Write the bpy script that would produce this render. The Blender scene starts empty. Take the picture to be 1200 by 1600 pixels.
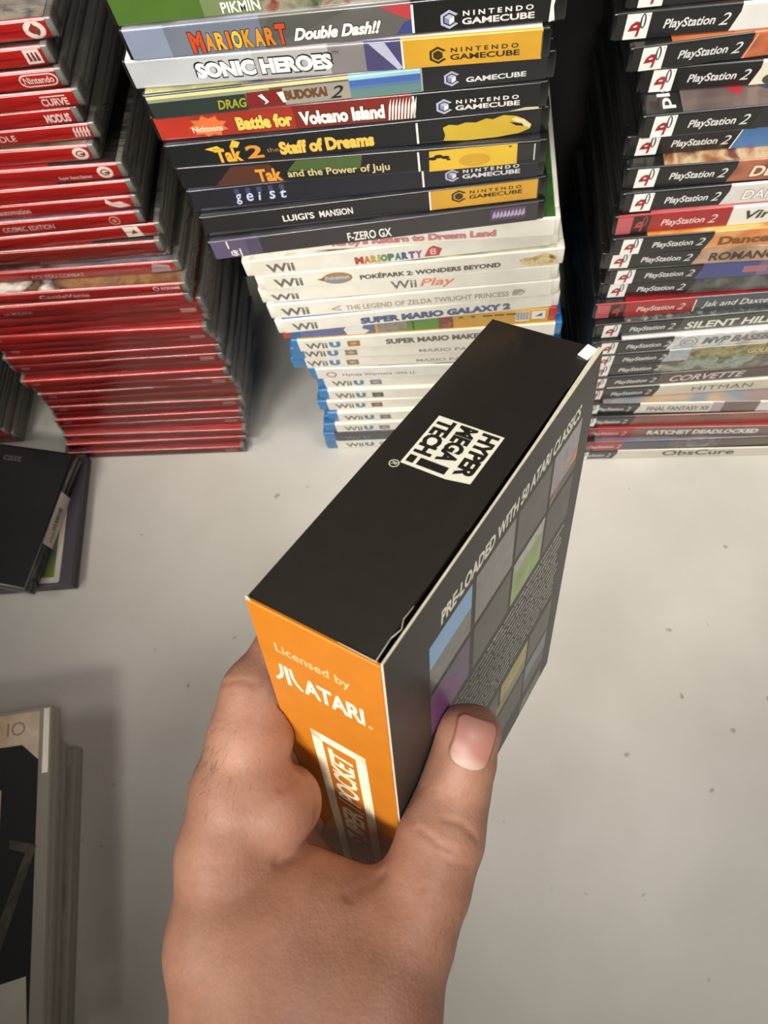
import bpy, bmesh, math, random
import numpy as np
from mathutils import Vector, Matrix
random.seed(7); np.random.seed(7)
S = bpy.context.scene
COL = S.collection
MM = 0.001
R_ = math.radians

# ------------------------------------------------------------------ camera, world, lights, exposure
cam_d = bpy.data.cameras.new('camera'); cam = bpy.data.objects.new('camera', cam_d); COL.objects.link(cam)
CR, CU, CW, CH = ((0.993686, 0.007984, -0.111912), (0.033563, 0.930633, 0.364411), (-0.107058, 0.365866, -0.924489), 615.884)
cam.matrix_world = Matrix(((CR[0], CU[0], -CW[0], 0), (CR[1], CU[1], -CW[1], 0), (CR[2], CU[2], -CW[2], CH*MM), (0, 0, 0, 1)))
cam_d.sensor_fit = 'HORIZONTAL'; cam_d.sensor_width = 36.0; cam_d.lens = 1205.86/1200*36
cam_d.clip_start = 0.01; cam_d.clip_end = 50
cam_d.dof.use_dof = True; cam_d.dof.focus_distance = 0.285; cam_d.dof.aperture_fstop = 34
S.camera = cam
S.view_settings.view_transform = 'Standard'; S.view_settings.look = 'None'
S.view_settings.gamma = 1; S.view_settings.use_curve_mapping = False
S.view_settings.exposure = 0.0

wd = bpy.data.worlds.new('store_ambient'); S.world = wd; wd.use_nodes = True
bg = wd.node_tree.nodes['Background']; bg.inputs[0].default_value = (1, .90, .76, 1); bg.inputs[1].default_value = 0.05

def area_light(name, loc, target, sx, sy, power, color, spread=180):
    d = bpy.data.lights.new(name, 'AREA'); d.shape = 'RECTANGLE'; d.size = sx; d.size_y = sy; d.energy = power; d.color = color; d.spread = R_(spread)
    o = bpy.data.objects.new(name, d); COL.objects.link(o); o.location = loc
    o.rotation_euler = (Vector(target) - Vector(loc)).to_track_quat('-Z', 'Y').to_euler()
    return o
area_light('ceiling_light_left', (-0.95, 0.05, 1.55), (0.05, 0.42, 0.25), 0.55, 0.4, 1.0, (1, .95, .88), 43)  # beam narrowed so the lower left falls dark, standing in for body shade
area_light('ceiling_light_right', (0.75, -0.10, 1.75), (0.34, 0.12, 0), 0.7, 0.5, 1.95, (1, .955, .90), 52)  # beam narrowed likewise, shaped to keep light off the lower left
area_light('stack_beam_right', (-0.10, -1.0, 1.35), (0.10, 0.31, 0.42), 0.5, 0.3, 1.3, (1, .95, .88), 36)  # added front beam on the stacks, cone shaped to leave the hand dimmer
area_light('stack_beam_left', (-0.75, -0.75, 1.3), (-0.24, 0.31, 0.40), 0.5, 0.3, 1.35, (1, .95, .88), 38)  # added front beam for the red stack, cone kept off the lower left

# ------------------------------------------------------------------ materials
def lin(c):
    return tuple(((v/255)/12.92 if v/255 <= .04045 else ((v/255+.055)/1.055)**2.4) for v in c)
_m = {}
def mat(rgb, rough=.38, coat=0.0, var=.06, scale=60, name=None, spec=.5, bump=0.0):
    key = (rgb, rough, coat, var, scale, bump)
    if key in _m: return _m[key]
    m = bpy.data.materials.new(name or 'printed_%02x%02x%02x' % rgb); m.use_nodes = True
    nt = m.node_tree; b = nt.nodes['Principled BSDF']
    c = lin(rgb)
    tc = nt.nodes.new('ShaderNodeTexCoord'); nz = nt.nodes.new('ShaderNodeTexNoise'); nz.inputs['Scale'].default_value = scale; nz.inputs['Detail'].default_value = 3
    nt.links.new(tc.outputs['Object'], nz.inputs['Vector'])
    rp = nt.nodes.new('ShaderNodeValToRGB'); e = rp.color_ramp.elements
    e[0].position = .3; e[1].position = .7
    e[0].color = tuple(max(0, v*(1-var)) for v in c)+(1,); e[1].color = tuple(min(1, v*(1+var)+var*.004) for v in c)+(1,)
    nt.links.new(nz.outputs[0], rp.inputs[0]); nt.links.new(rp.outputs[0], b.inputs['Base Color'])
    b.inputs['Roughness'].default_value = rough; b.inputs['Specular IOR Level'].default_value = spec
    if coat: b.inputs['Coat Weight'].default_value = coat; b.inputs['Coat Roughness'].default_value = .12
    if bump:
        bn = nt.nodes.new('ShaderNodeBump'); bn.inputs['Strength'].default_value = bump; bn.inputs['Distance'].default_value = .001
        n2 = nt.nodes.new('ShaderNodeTexNoise'); n2.inputs['Scale'].default_value = 45; n2.inputs['Detail'].default_value = 2
        nt.links.new(tc.outputs['Object'], n2.inputs['Vector']); nt.links.new(n2.outputs[0], bn.inputs['Height'])
        nt.links.new(bn.outputs[0], b.inputs['Normal']); nt.links.new(bn.outputs[0], b.inputs['Coat Normal'])
    _m[key] = m; return m
def art(name, cols, scale=30, rough=.3, coat=.6, detail=4, distort=.6, stretch=(1, 1, 1)):
    """mottled printed picture out of several colours"""
    key = (name,)
    if key in _m: return _m[key]
    m = bpy.data.materials.new(name); m.use_nodes = True
    nt = m.node_tree; b = nt.nodes['Principled BSDF']
    tc = nt.nodes.new('ShaderNodeTexCoord'); mp = nt.nodes.new('ShaderNodeMapping'); mp.inputs['Scale'].default_value = stretch
    nz = nt.nodes.new('ShaderNodeTexNoise'); nz.inputs['Scale'].default_value = scale; nz.inputs['Detail'].default_value = detail; nz.inputs['Distortion'].default_value = distort
    rp = nt.nodes.new('ShaderNodeValToRGB'); el = rp.color_ramp.elements
    n = len(cols)
    while len(el) < n: el.new(.5)
    for i, c in enumerate(cols):
        el[i].position = .3 + .4*i/(n-1); el[i].color = lin(c)+(1,)
    nt.links.new(tc.outputs['Object'], mp.inputs[0]); nt.links.new(mp.outputs[0], nz.inputs['Vector'])
    nt.links.new(nz.outputs[0], rp.inputs[0]); nt.links.new(rp.outputs[0], b.inputs['Base Color'])
    b.inputs['Roughness'].default_value = rough; b.inputs['Coat Weight'].default_value = coat; b.inputs['Coat Roughness'].default_value = .12
    _m[key] = m; return m
def clear_plastic(name, rgb, trans, rough):
    m = bpy.data.materials.new(name); m.use_nodes = True; b = m.node_tree.nodes['Principled BSDF']
    b.inputs['Base Color'].default_value = lin(rgb)+(1,); b.inputs['Transmission Weight'].default_value = trans
    b.inputs['Roughness'].default_value = rough; b.inputs['IOR'].default_value = 1.3
    nt = m.node_tree; tc = nt.nodes.new('ShaderNodeTexCoord'); nz = nt.nodes.new('ShaderNodeTexNoise'); nz.inputs['Scale'].default_value = 40
    bn = nt.nodes.new('ShaderNodeBump'); bn.inputs['Strength'].default_value = .15; bn.inputs['Distance'].default_value = .001
    nt.links.new(tc.outputs['Object'], nz.inputs['Vector']); nt.links.new(nz.outputs[0], bn.inputs['Height']); nt.links.new(bn.outputs[0], b.inputs['Normal'])
    return m
def film_material():
    m = bpy.data.materials.new('shrink_film'); m.use_nodes = True; nt = m.node_tree; nt.nodes.remove(nt.nodes['Principled BSDF'])
    out = nt.nodes['Material Output']; mx = nt.nodes.new('ShaderNodeMixShader'); tr = nt.nodes.new('ShaderNodeBsdfTransparent'); gl = nt.nodes.new('ShaderNodeBsdfGlossy')
    gl.inputs['Roughness'].default_value = .13; gl.inputs['Color'].default_value = (1, 1, 1, 1)
    fr = nt.nodes.new('ShaderNodeFresnel'); fr.inputs['IOR'].default_value = 1.36
    tc = nt.nodes.new('ShaderNodeTexCoord'); mp = nt.nodes.new('ShaderNodeMapping'); mp.inputs['Scale'].default_value = (14, 90, 90)
    nz = nt.nodes.new('ShaderNodeTexNoise'); nz.inputs['Scale'].default_value = 1.6; nz.inputs['Detail'].default_value = 3
    bn = nt.nodes.new('ShaderNodeBump'); bn.inputs['Strength'].default_value = .55; bn.inputs['Distance'].default_value = .0012
    nt.links.new(tc.outputs['Object'], mp.inputs[0]); nt.links.new(mp.outputs[0], nz.inputs['Vector']); nt.links.new(nz.outputs[0], bn.inputs['Height'])
    nt.links.new(bn.outputs[0], gl.inputs['Normal']); nt.links.new(bn.outputs[0], fr.inputs['Normal'])
    nt.links.new(fr.outputs[0], mx.inputs[0]); nt.links.new(tr.outputs[0], mx.inputs[1]); nt.links.new(gl.outputs[0], mx.inputs[2]); nt.links.new(mx.outputs[0], out.inputs[0])
    return m

WHITE = (232, 230, 222); BLACK = (22, 22, 22); CREAM = (226, 222, 205)

# ------------------------------------------------------------------ mesh helpers (all lengths in millimetres)
_glyph = {}
def glyphs(s, bold=0.0, space=1.0, shear=0.0):
    k = (s, bold, space, shear)
    if k in _glyph: return _glyph[k]
    cu = bpy.data.curves.new('lettering', 'FONT'); cu.body = s; cu.size = 1; cu.offset = bold; cu.space_character = space; cu.shear = shear
    cu.resolution_u = 3; cu.fill_mode = 'FRONT'
    o = bpy.data.objects.new('lettering', cu); COL.objects.link(o)
    dg = bpy.context.evaluated_depsgraph_get(); me = bpy.data.meshes.new_from_object(o.evaluated_get(dg))
    V = [(v.co.x, v.co.y) for v in me.vertices]; F = [tuple(p.vertices) for p in me.polygons]
    # keep every face turned to +z
    out = []
    for f in F:
        a = 0
        for i in range(len(f)):
            x0, y0 = V[f[i]]; x1, y1 = V[f[(i+1) % len(f)]]; a += x0*y1-x1*y0
        out.append(f if a > 0 else f[::-1])
    bpy.data.objects.remove(o); bpy.data.meshes.remove(me); bpy.data.curves.remove(cu)
    xs = [v[0] for v in V] or [0, 1]; ys = [v[1] for v in V] or [0, 1]
    _glyph[k] = (V, out, min(xs), max(xs), min(ys), max(ys)); return _glyph[k]

class Frame:
    """a flat printing surface: origin, right, up and outward directions"""
    def __init__(s, o, ex, ey, n): s.o, s.ex, s.ey, s.n = map(Vector, (o, ex, ey, n))
    def at(s, a, b, lift): return s.o + s.ex*a + s.ey*b + s.n*lift

class MB:
    def __init__(s): s.v = []; s.f = []; s.fm = []; s.sm = []; s.mats = []
    def mi(s, m):
        if m not in s.mats: s.mats.append(m)
        return s.mats.index(m)
    def add(s, vs, fs, m, smooth=False):
        o = len(s.v); i = s.mi(m); s.v += [tuple(v) for v in vs]
        for f in fs: s.f.append(tuple(o+k for k in f)); s.fm.append(i); s.sm.append(smooth)
    def box(s, x0, x1, y0, y1, z0, z1, m):
        vs = [(x, y, z) for x in (x0, x1) for y in (y0, y1) for z in (z0, z1)]
        s.add(vs, [(0, 1, 3, 2), (4, 6, 7, 5), (0, 4, 5, 1), (2, 3, 7, 6), (0, 2, 6, 4), (1, 5, 7, 3)], m)
    def rbox(s, x0, x1, y0, y1, z0, z1, c, m, smooth=True, seg=2):
        """box with rounded edges"""
        bm = bmesh.new(); bmesh.ops.create_cube(bm, size=1)
        for v in bm.verts: v.co = Vector(((x0+x1)/2+v.co.x*(x1-x0), (y0+y1)/2+v.co.y*(y1-y0), (z0+z1)/2+v.co.z*(z1-z0)))
        bmesh.ops.bevel(bm, geom=bm.edges[:], offset=c, segments=seg, affect='EDGES', profile=.5)
        bm.verts.index_update(); s.add([v.co[:] for v in bm.verts], [tuple(v.index for v in f.verts) for f in bm.faces], m, smooth); bm.free()
    def strip(s, prof, x0, x1, m, smooth=False):
        """sheet swept along x from an open (y,z) outline"""
        n = len(prof); vs = [(x0, y, z) for y, z in prof]+[(x1, y, z) for y, z in prof]
        s.add(vs, [(i, i+1, n+i+1, n+i) for i in range(n-1)], m, smooth)
    def poly(s, fr, pts, m, lift=.05):
        a = sum(pts[i][0]*pts[(i+1) % len(pts)][1]-pts[(i+1) % len(pts)][0]*pts[i][1] for i in range(len(pts)))
        if a < 0: pts = pts[::-1]
        s.add([fr.at(p[0], p[1], lift) for p in pts], [tuple(range(len(pts)))], m)
    def rect(s, fr, a0, a1, b0, b1, m, lift=.05): s.poly(fr, [(a0, b0), (a1, b0), (a1, b1), (a0, b1)], m, lift)
    def ring(s, fr, ca, cb, ra, rb, w, m, lift=.1, n=24, a0=0, a1=360):
        full = a1-a0 >= 360; k = n if full else n+1
        an = [R_(a0+(a1-a0)*i/n) for i in range(k)]
        vs = [fr.at(ca+ra*math.cos(t), cb+rb*math.sin(t), lift) for t in an]+[fr.at(ca+(ra-w)*math.cos(t), cb+(rb-w)*math.sin(t), lift) for t in an]
        fs = [(i, (i+1) % k, k+(i+1) % k, k+i) for i in range(k if full else k-1)]
        s.add(vs, fs, m)
    def disc(s, fr, ca, cb, ra, rb, m, lift=.1, n=20): s.poly(fr, [(ca+ra*math.cos(2*math.pi*i/n), cb+rb*math.sin(2*math.pi*i/n)) for i in range(n)], m, lift)
    def text(s, fr, t, a0, a1, b0, b1, m, lift=.12, bold=0.0, space=1.0, shear=0.0):
        V, F, x0, x1, y0, y1 = glyphs(t, bold, space, shear)
        kx = (a1-a0)/(x1-x0); ky = (b1-b0)/(y1-y0)
        s.add([fr.at(a0+(x-x0)*kx, b0+(y-y0)*ky, lift) for x, y in V], F, m)
    def outlined(s, fr, t, a0, a1, b0, b1, m, mo, w=.35, bold=.02, shear=0.0, space=1.0, lift=.12):
        s.text(fr, t, a0-w, a1+w, b0-w, b1+w, mo, lift, bold+.035, space, shear); s.text(fr, t, a0, a1, b0, b1, m, lift+.07, bold, space, shear)
    def letters(s, fr, word, a0, a1, b0, b1, cols, mo, w=.25, bold=.04, big=()):
        wt = [{'I': .42, 'M': 1.3, '1': .6}.get(c, 1.0) for c in word]; k = (a1-a0)/sum(wt); a = a0
        for i, c in enumerate(word):
            s.outlined(fr, c, a+.06*k, a+wt[i]*k-.06*k, b0-(.05*(b1-b0) if i in big else 0), b1+(.14*(b1-b0) if i in big else 0), cols[i % len(cols)], mo, w, bold); a += wt[i]*k
    def build(s, name, parent=None, loc=None):
        me = bpy.data.meshes.new(name); me.from_pydata([(x*MM, y*MM, z*MM) for x, y, z in s.v], [], s.f)
        for m in s.mats: me.materials.append(m)
        me.polygons.foreach_set('material_index', s.fm); me.polygons.foreach_set('use_smooth', s.sm); me.update()
        o = bpy.data.objects.new(name, me); COL.objects.link(o)
        if parent: o.parent = parent
        if loc: o.location = tuple(v*MM for v in loc)
        return o
def tag(o, label, cat, group=None, kind=None):
    if label: o['label'] = label
    if cat: o['category'] = cat
    if group: o['group'] = group
    if kind: o['kind'] = kind
    return o
def thing(name, loc, yaw, label, cat, group=None):
    o = bpy.data.objects.new(name, None); COL.objects.link(o); o.empty_display_size = .02
    o.location = tuple(v*MM for v in loc); o.rotation_euler = (0, 0, yaw)
    return tag(o, label, cat, group)

# ------------------------------------------------------------------ the setting
def surface_mat(name, c0, c1, rough, scale=9, speck=None):
    m = bpy.data.materials.new(name); m.use_nodes = True; nt = m.node_tree; b = nt.nodes['Principled BSDF']
    tc = nt.nodes.new('ShaderNodeTexCoord'); n1 = nt.nodes.new('ShaderNodeTexNoise'); n1.inputs['Scale'].default_value = scale; n1.inputs['Detail'].default_value = 6
    r1 = nt.nodes.new('ShaderNodeValToRGB'); e = r1.color_ramp.elements; e[0].position = .35; e[1].position = .65; e[0].color = lin(c0)+(1,); e[1].color = lin(c1)+(1,)
    nt.links.new(tc.outputs['Object'], n1.inputs['Vector']); nt.links.new(n1.outputs[0], r1.inputs[0])
    src = r1.outputs[0]
    if speck:
        n2 = nt.nodes.new('ShaderNodeTexNoise'); n2.inputs['Scale'].default_value = 75; n2.inputs['Detail'].default_value = 1
        r2 = nt.nodes.new('ShaderNodeValToRGB'); e = r2.color_ramp.elements; e[0].position = .755; e[1].position = .80; e[0].color = (0, 0, 0, 1); e[1].color = (.6, .6, .6, 1)
        mx = nt.nodes.new('ShaderNodeMixRGB'); mx.inputs[2].default_value = lin(speck)+(1,)
        nt.links.new(tc.outputs['Object'], n2.inputs['Vector']); nt.links.new(n2.outputs[0], r2.inputs[0]); nt.links.new(r2.outputs[0], mx.inputs[0]); nt.links.new(src, mx.inputs[1]); src = mx.outputs[0]
    nt.links.new(src, b.inputs['Base Color']); b.inputs['Roughness'].default_value = rough; b.inputs['Specular IOR Level'].default_value = .3
    return m
table = thing('table', (0, 0, 0), 0, 'pale beige laminate table carrying all the stacks of game cases', 'table')
t = MB(); t.rbox(-900, 900, -420, 504, -28, 0, 2, surface_mat('table_laminate', (198, 194, 185), (208, 204, 196), .5, 11, (120, 112, 100))); t.build('table_top', table)
for sx in (-1, 1):
    for y in (-370, 460):
        t = MB(); t.rbox(sx*850-25, sx*850+25, y-25, y+25, -740, -28, 3, mat((60, 58, 56), .5)); t.build('leg', table)
t = MB(); t.box(-2500, 2500, -2500, 560, -780, -740, surface_mat('floor_vinyl', (120, 112, 102), (135, 127, 116), .6)); tag(t.build('floor'), None, None, None, 'structure')
t = MB(); t.box(-2500, 2500, 506, 560, -740, 1250, mat((14, 13, 13), .85, name='black_wall_paint')); tag(t.build('wall_back'), None, None, None, 'structure')

# ------------------------------------------------------------------ game cases
POS = {'Battle': (-146.11, 311.09, 340.2, -0.0006, 14.35, 190.0),
 'DB': (-143.88, 308.77, 354.54, 0.0176, 14.07, 190.0),
 'FZ': (-141.38, 299.49, 265.42, 0.0629, 14.56, 190.0),
 'Geist': (-143.55, 307.39, 295.07, 0.033, 15.57, 190.0),
 'Hyr': (-116.54, 315.67, 103.61, -0.0212, 14.74, 190.0),
 'Kirby': (-132.11, 314.25, 250.56, -0.0098, 14.85, 190.0),
 'Luigi': (-141.54, 303.6, 279.98, 0.0519, 15.09, 190.0),
 'MK': (-142.23, 311.48, 383.26, -0.0079, 15.19, 190.0),
 'MP1': (-124.76, 315.26, 133.05, -0.0139, 14.68, 190.0),
 'MP2': (-127.85, 316.58, 118.35, -0.0147, 14.7, 190.0),
 'P123': (92.75, 344.26, 314.21, -0.0209, 14.06, 190.0),
 'P193': (94.61, 328.75, 299.67, 0.0093, 14.54, 190.0),
 'P220': (89.73, 331.34, 285.99, -0.0043, 13.67, 190.0),
 'P273': (90.87, 323.18, 271.21, -0.0088, 14.79, 190.0),
 'P312': (91.26, 319.99, 256.2, 0.0132, 15.01, 190.0),
 'P347': (89.36, 317.74, 240.77, 0.0185, 15.43, 190.0),
 'P37': (75.57, 347.78, 342.06, -0.0151, 14.25, 190.0),
 'P383': (90.14, 314.97, 226.15, 0.0108, 14.62, 190.0),
 'P405': (86.6, 316.99, 211.65, -0.013, 14.5, 190.0),
 'P434': (91.58, 315.94, 196.99, 0.0032, 14.66, 190.0),
 'P453': (89.58, 317.28, 181.99, -0.0042, 15.0, 190.0),
 'P485': (87.76, 312.22, 166.42, 0.0161, 15.57, 190.0),
 'P517': (89.55, 306.97, 150.78, 0.0338, 15.64, 190.0),
 'P543': (89.77, 303.33, 135.47, 0.0317, 15.31, 190.0),
 'P560': (89.63, 302.67, 120.73, 0.0269, 14.74, 190.0),
 'P578': (89.26, 303.7, 105.51, 0.0171, 15.22, 190.0),
 'P597': (88.95, 302.07, 90.61, 0.0268, 14.91, 190.0),
 'P616': (88.3, 300.94, 75.48, 0.0204, 15.12, 190.0),
 'P638': (87.36, 297.58, 60.29, -0.0327, 15.2, 190.0),
 'P660': (86.87, 294.04, 45.23, -0.0176, 15.05, 190.0),
 'P676': (86.53, 291.89, 29.81, -0.03, 15.42, 190.0),
 'P697': (86.44, 286.61, 14.85, -0.0072, 14.96, 190.0),
 'P710': (86.23, 286.37, 0.0, -0.0189, 14.85, 190.0),
 'P90': (84.94, 342.36, 328.26, 0.0501, 13.8, 190.0),
 'PT': (80.0, 349.0, 356.5, 0.0, 14.7, 190.0),
 'Pik': (-143.0, 313.0, 398.6, 0.0, 14.7, 190.0),
 'Poke': (-126.39, 309.83, 221.35, 0.0292, 14.75, 190.0),
 'Red': (-125.13, 313.5, 162.26, 0.0108, 14.68, 190.0),
 'SMG2': (-124.61, 307.87, 176.94, 0.0475, 14.67, 190.0),
 'SMM': (-120.69, 311.98, 147.73, 0.0103, 14.53, 190.0),
 'Sonic': (-147.67, 312.81, 368.61, -0.0291, 14.65, 190.0),
 'Tak': (-144.31, 308.75, 310.64, -0.0091, 14.67, 190.0),
 'Tak2': (-144.45, 308.03, 325.32, 0.0189, 14.88, 190.0),
 'UA': (-113.98, 316.05, 88.88, -0.0117, 14.73, 190.0),
 'UB': (-115.16, 313.78, 73.87, -0.0183, 15.01, 190.0),
 'UC': (-118.69, 312.5, 59.13, -0.0046, 14.74, 190.0),
 'UD': (-113.32, 309.43, 44.22, -0.0098, 14.91, 190.0),
 'UE': (-118.79, 307.13, 29.47, -0.0003, 14.75, 190.0),
 'UF': (-121.74, 306.03, 14.73, -0.0003, 14.74, 190.0),
 'UG': (-122.84, 306.33, 0.0, 0.0001, 14.73, 190.0),
 'W2': (-130.43, 309.29, 236.1, 0.0458, 14.47, 190.0),
 'WiiPlay': (-128.35, 311.25, 206.78, 0.0215, 14.56, 190.0),
 'Zelda': (-126.35, 309.74, 191.62, 0.0301, 15.16, 190.0),
 'b0': (-367.72, 308.0, 0.0, -0.0048, 10.59, 170.0),
 'b1': (-363.12, 311.43, 10.59, 0.0024, 10.59, 170.0),
 'b10': (-352.11, 319.73, 105.87, 0.0092, 10.59, 170.0),
 'b11': (-347.86, 322.96, 116.45, 0.0035, 10.59, 170.0),
 'b12': (-349.48, 321.24, 127.04, 0.0022, 10.59, 170.0),
 'b13': (-348.04, 320.74, 137.62, 0.0094, 10.59, 170.0),
 'b14': (-345.26, 322.51, 148.21, -0.0, 10.59, 170.0),
 'b15': (-346.18, 319.73, 158.8, 0.0005, 10.59, 170.0),
 'b16': (-346.57, 317.97, 169.38, -0.0111, 10.59, 170.0),
 'b17': (-343.67, 318.8, 179.97, 0.0095, 10.59, 170.0),
 'b18': (-341.13, 316.84, 190.56, 0.0114, 10.59, 170.0),
 'b19': (-339.56, 316.01, 201.14, -0.0022, 10.59, 170.0),
 'b2': (-360.68, 315.14, 21.17, -0.0107, 10.59, 170.0),
 'b3': (-359.92, 319.39, 31.76, 0.0015, 10.59, 170.0),
 'b4': (-358.04, 319.39, 42.35, 0.0041, 10.59, 170.0),
 'b5': (-354.77, 321.06, 52.93, 0.0112, 10.59, 170.0),
 'b6': (-351.53, 320.24, 63.52, -0.0075, 10.59, 170.0),
 'b7': (-351.03, 321.06, 74.11, 0.0094, 10.59, 170.0),
 'b8': (-349.37, 320.22, 84.69, 0.0102, 10.59, 170.0),
 'b9': (-350.65, 322.17, 95.28, -0.0094, 10.59, 170.0),
 's1': (-351.13, 336.44, 380.28, 0.0002, 10.49, 170.0),
 's10': (-349.52, 322.45, 285.55, 0.0017, 10.53, 170.0),
 's11': (-351.3, 319.35, 275.0, 0.0117, 10.55, 170.0),
 's12': (-343.76, 317.16, 264.59, 0.0268, 10.41, 170.0),
 's13': (-347.26, 317.49, 253.99, 0.0031, 10.6, 170.0),
 's14': (-348.26, 321.75, 243.38, 0.0165, 10.61, 170.0),
 's15': (-344.07, 321.01, 232.89, -0.004, 10.5, 170.0),
 's16': (-342.04, 312.32, 222.32, -0.005, 10.57, 170.0),
 's17': (-343.86, 310.05, 211.73, 0.01, 10.59, 170.0),
 's2': (-358.03, 332.8, 369.8, 0.0019, 10.49, 170.0),
 's3': (-356.45, 331.0, 359.32, -0.0, 10.48, 170.0),
 's4': (-352.8, 329.46, 348.91, 0.0017, 10.41, 170.0),
 's5': (-359.07, 330.39, 338.44, 0.001, 10.47, 170.0),
 's6': (-354.77, 330.36, 328.04, 0.0037, 10.4, 170.0),
 's7': (-359.81, 330.76, 317.57, -0.0189, 10.47, 170.0),
 's8': (-348.15, 326.84, 306.59, -0.0135, 10.98, 170.0),
 's9': (-347.93, 322.13, 296.08, 0.0076, 10.51, 170.0)}
SPINE = Frame((0, 0, 0), (1, 0, 0), (0, 0, 1), (0, -1, 0))
def spine_profile(t, D, r=1.1, back=True):
    """from the rear of the top, over the front edge, to the rear of the bottom"""
    a = .04; top = [(D, t-a)] if back else []
    arc1 = [(r-(r+.0)*math.sin(R_(q)), t-a-r+r*math.cos(R_(q))) for q in (0, 22, 45, 68, 90)]
    arc2 = [(r-r*math.cos(R_(q)), a+r-r*math.sin(R_(q))) for q in (0, 22, 45, 68, 90)]
    return top, arc1, arc2, [(D, a)]
def make_case(key, name, label, group, shell, D=135, ins=(2, 186), cover=None, body=None, film=False, cat='game case', shellname='case_shell', edge=None):
    """a plastic case lying flat, its spine turned to the viewer; body(mb, t) prints the spine"""
    x, y, z, yaw, t, L = POS[key]
    root = thing(name, (x, y, z), yaw, label, cat, group)
    b = MB(); g = .3
    b.rbox(0, L, .35, 9, g, t-g, 1.0, shell)                       # the spine block
    h = t/2
    b.rbox(.2, L-.2, 8, D, h+.25, t-g, 1.0, shell); b.rbox(.5, L-.5, 8, D-.4, g, h-.25, 1.0, shell)   # lid and tray with the parting line between
    b.rbox(1.4, L-1.4, 8, D-1.5, h-.5, h+.5, .2, shell, False)
    for xx in (L*.28, L*.72): b.rbox(xx-6, xx+6, D-1, D+.5, h-2.2, h+2.2, .4, shell)
    b.build(shellname, root)
    p = MB(); i0, i1 = ins
    top, a1, a2, bot = spine_profile(t, D-3)
    segs = body(None, t)                                            # [(s0, s1, material)]
    for s0, s1, m in segs:
        p.strip(a1, s0, s1, m, True); p.strip([a1[-1], a2[0]], s0, s1, m); p.strip(a2, s0, s1, m, True)
    cv = cover or segs[0][2]
    if edge:                                                        # plain band of the cover next to one end
        e0, e1, em = edge
        if e0 > i0: p.strip([top[0], a1[0]], i0, e0, cv); p.strip([a2[-1], bot[0]], i0, e0, cv)
        if e1 < i1: p.strip([top[0], a1[0]], e1, i1, cv); p.strip([a2[-1], bot[0]], e1, i1, cv)
        p.strip([top[0], a1[0]], e0, e1, em); p.strip([a2[-1], bot[0]], e0, e1, em)
    else: p.strip([top[0], a1[0]], i0, i1, cv); p.strip([a2[-1], bot[0]], i0, i1, cv)
    body(p, t, root)
    ins_o = p.build('cover_insert', root)
    for nm, q in getattr(p, 'extra', []): q.build(nm, ins_o)
    if film:
        f = MB(); fm = FILM; q = .1
        pr = [(D+.3, t-.02)]+[(r_-q*math.sin(1), z_+.02) for r_, z_ in a1]+[(r_-q, z_-.02) for r_, z_ in a2]+[(D+.3, .02)]
        pr = [(a_-.12, b_) for a_, b_ in pr]
        f.strip(pr, -.3, L+.3, fm, True)
        # gathered seam at the right-hand end
        n = 14; vs = []; 
        for k in range(n+1):
            yy = -.1+(D*.75)*k/n; w = random.uniform(.8, 3.4) if k < 5 else random.uniform(.3, 1.6)
            vs += [(L+.3, yy, t*.5+random.uniform(-.6, .6)), (L+.3+w, yy+random.uniform(-1, 1), t*.5+random.uniform(-2.2, 2.2))]
        f.add(vs, [(2*k, 2*k+1, 2*k+3, 2*k+2) for k in range(n)], fm)
        f.build('shrink_wrap', root)
    return root
def spec(base, draw=None):
    """base: list of spine segments; draw(p, t): prints on top of them"""
    def body(p, t, root=None):
        if p is None: return base
        if draw: draw(p, t)
    return body
F = SPINE
PR = dict(rough=.35, coat=.55)
def pm(c): return mat(c, .35, .55)
black_shell = mat((20, 20, 21), .32, .2, name='black_plastic'); white_shell = mat((228, 225, 212), .4, .15, name='white_plastic')
blue_shell = mat((44, 112, 168), .3, .3, name='blue_plastic'); red_shell = mat((170, 45, 38), .35, .2, name='red_plastic')
grey_clear = clear_plastic('clear_smoky_plastic', (158, 152, 144), .38, .24)
FILM = film_material()
white = pm(WHITE); black = pm(BLACK)

def hexlogo(p, a, b, r, m1, m2, m3):
    """a cube inside an open hexagonal ring"""
    hx = lambda k, q: (a+q*math.cos(R_(90+60*k)), b+q*math.sin(R_(90+60*k)))
    for k in range(6):
        if k == 4: continue
        p.poly(F, [hx(k, r), hx(k+1, r), hx(k+1, r*.72), hx(k, r*.72)], m1, .14)
    c = (a, b)
    for k, m in ((0, m1), (2, m2), (4, m3)):
        p.poly(F, [c, hx(k-1, r*.56), hx(k, r*.56), hx(k+1, r*.56)], m, .16)
def console_strip(p, t, s0, s1, dark=True, logo=(138, 145.5), txt=(147, 177), up=0.0, top_line=True):
    if s0 is not None:
        if dark: p.rect(F, s0, s0+1, .1*t, .92*t, white, .1)
        else: p.rect(F, s0, s1, .06*t, .96*t, pm((196, 148, 44)), .08); p.rect(F, s0, s0+.8, .06*t, .96*t, white, .1)
    c = pm((214, 212, 208)) if dark else pm((48, 40, 20)); c2 = pm((120, 125, 165)) if dark else c; c3 = pm((170, 172, 190)) if dark else c
    hexlogo(p, (logo[0]+logo[1])/2, (.42+up)*t, (logo[1]-logo[0])*.56, c3, c2, c)
    if top_line: p.text(F, 'NINTENDO', txt[0]+.4, txt[1]-.6, (.48+up)*t, (.63+up)*t, c, .14, .03, 1.6)
    p.text(F, 'GAMECUBE', txt[0], txt[1], (.23+up)*t, (.42+up)*t, c, .14, .03)

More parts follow.
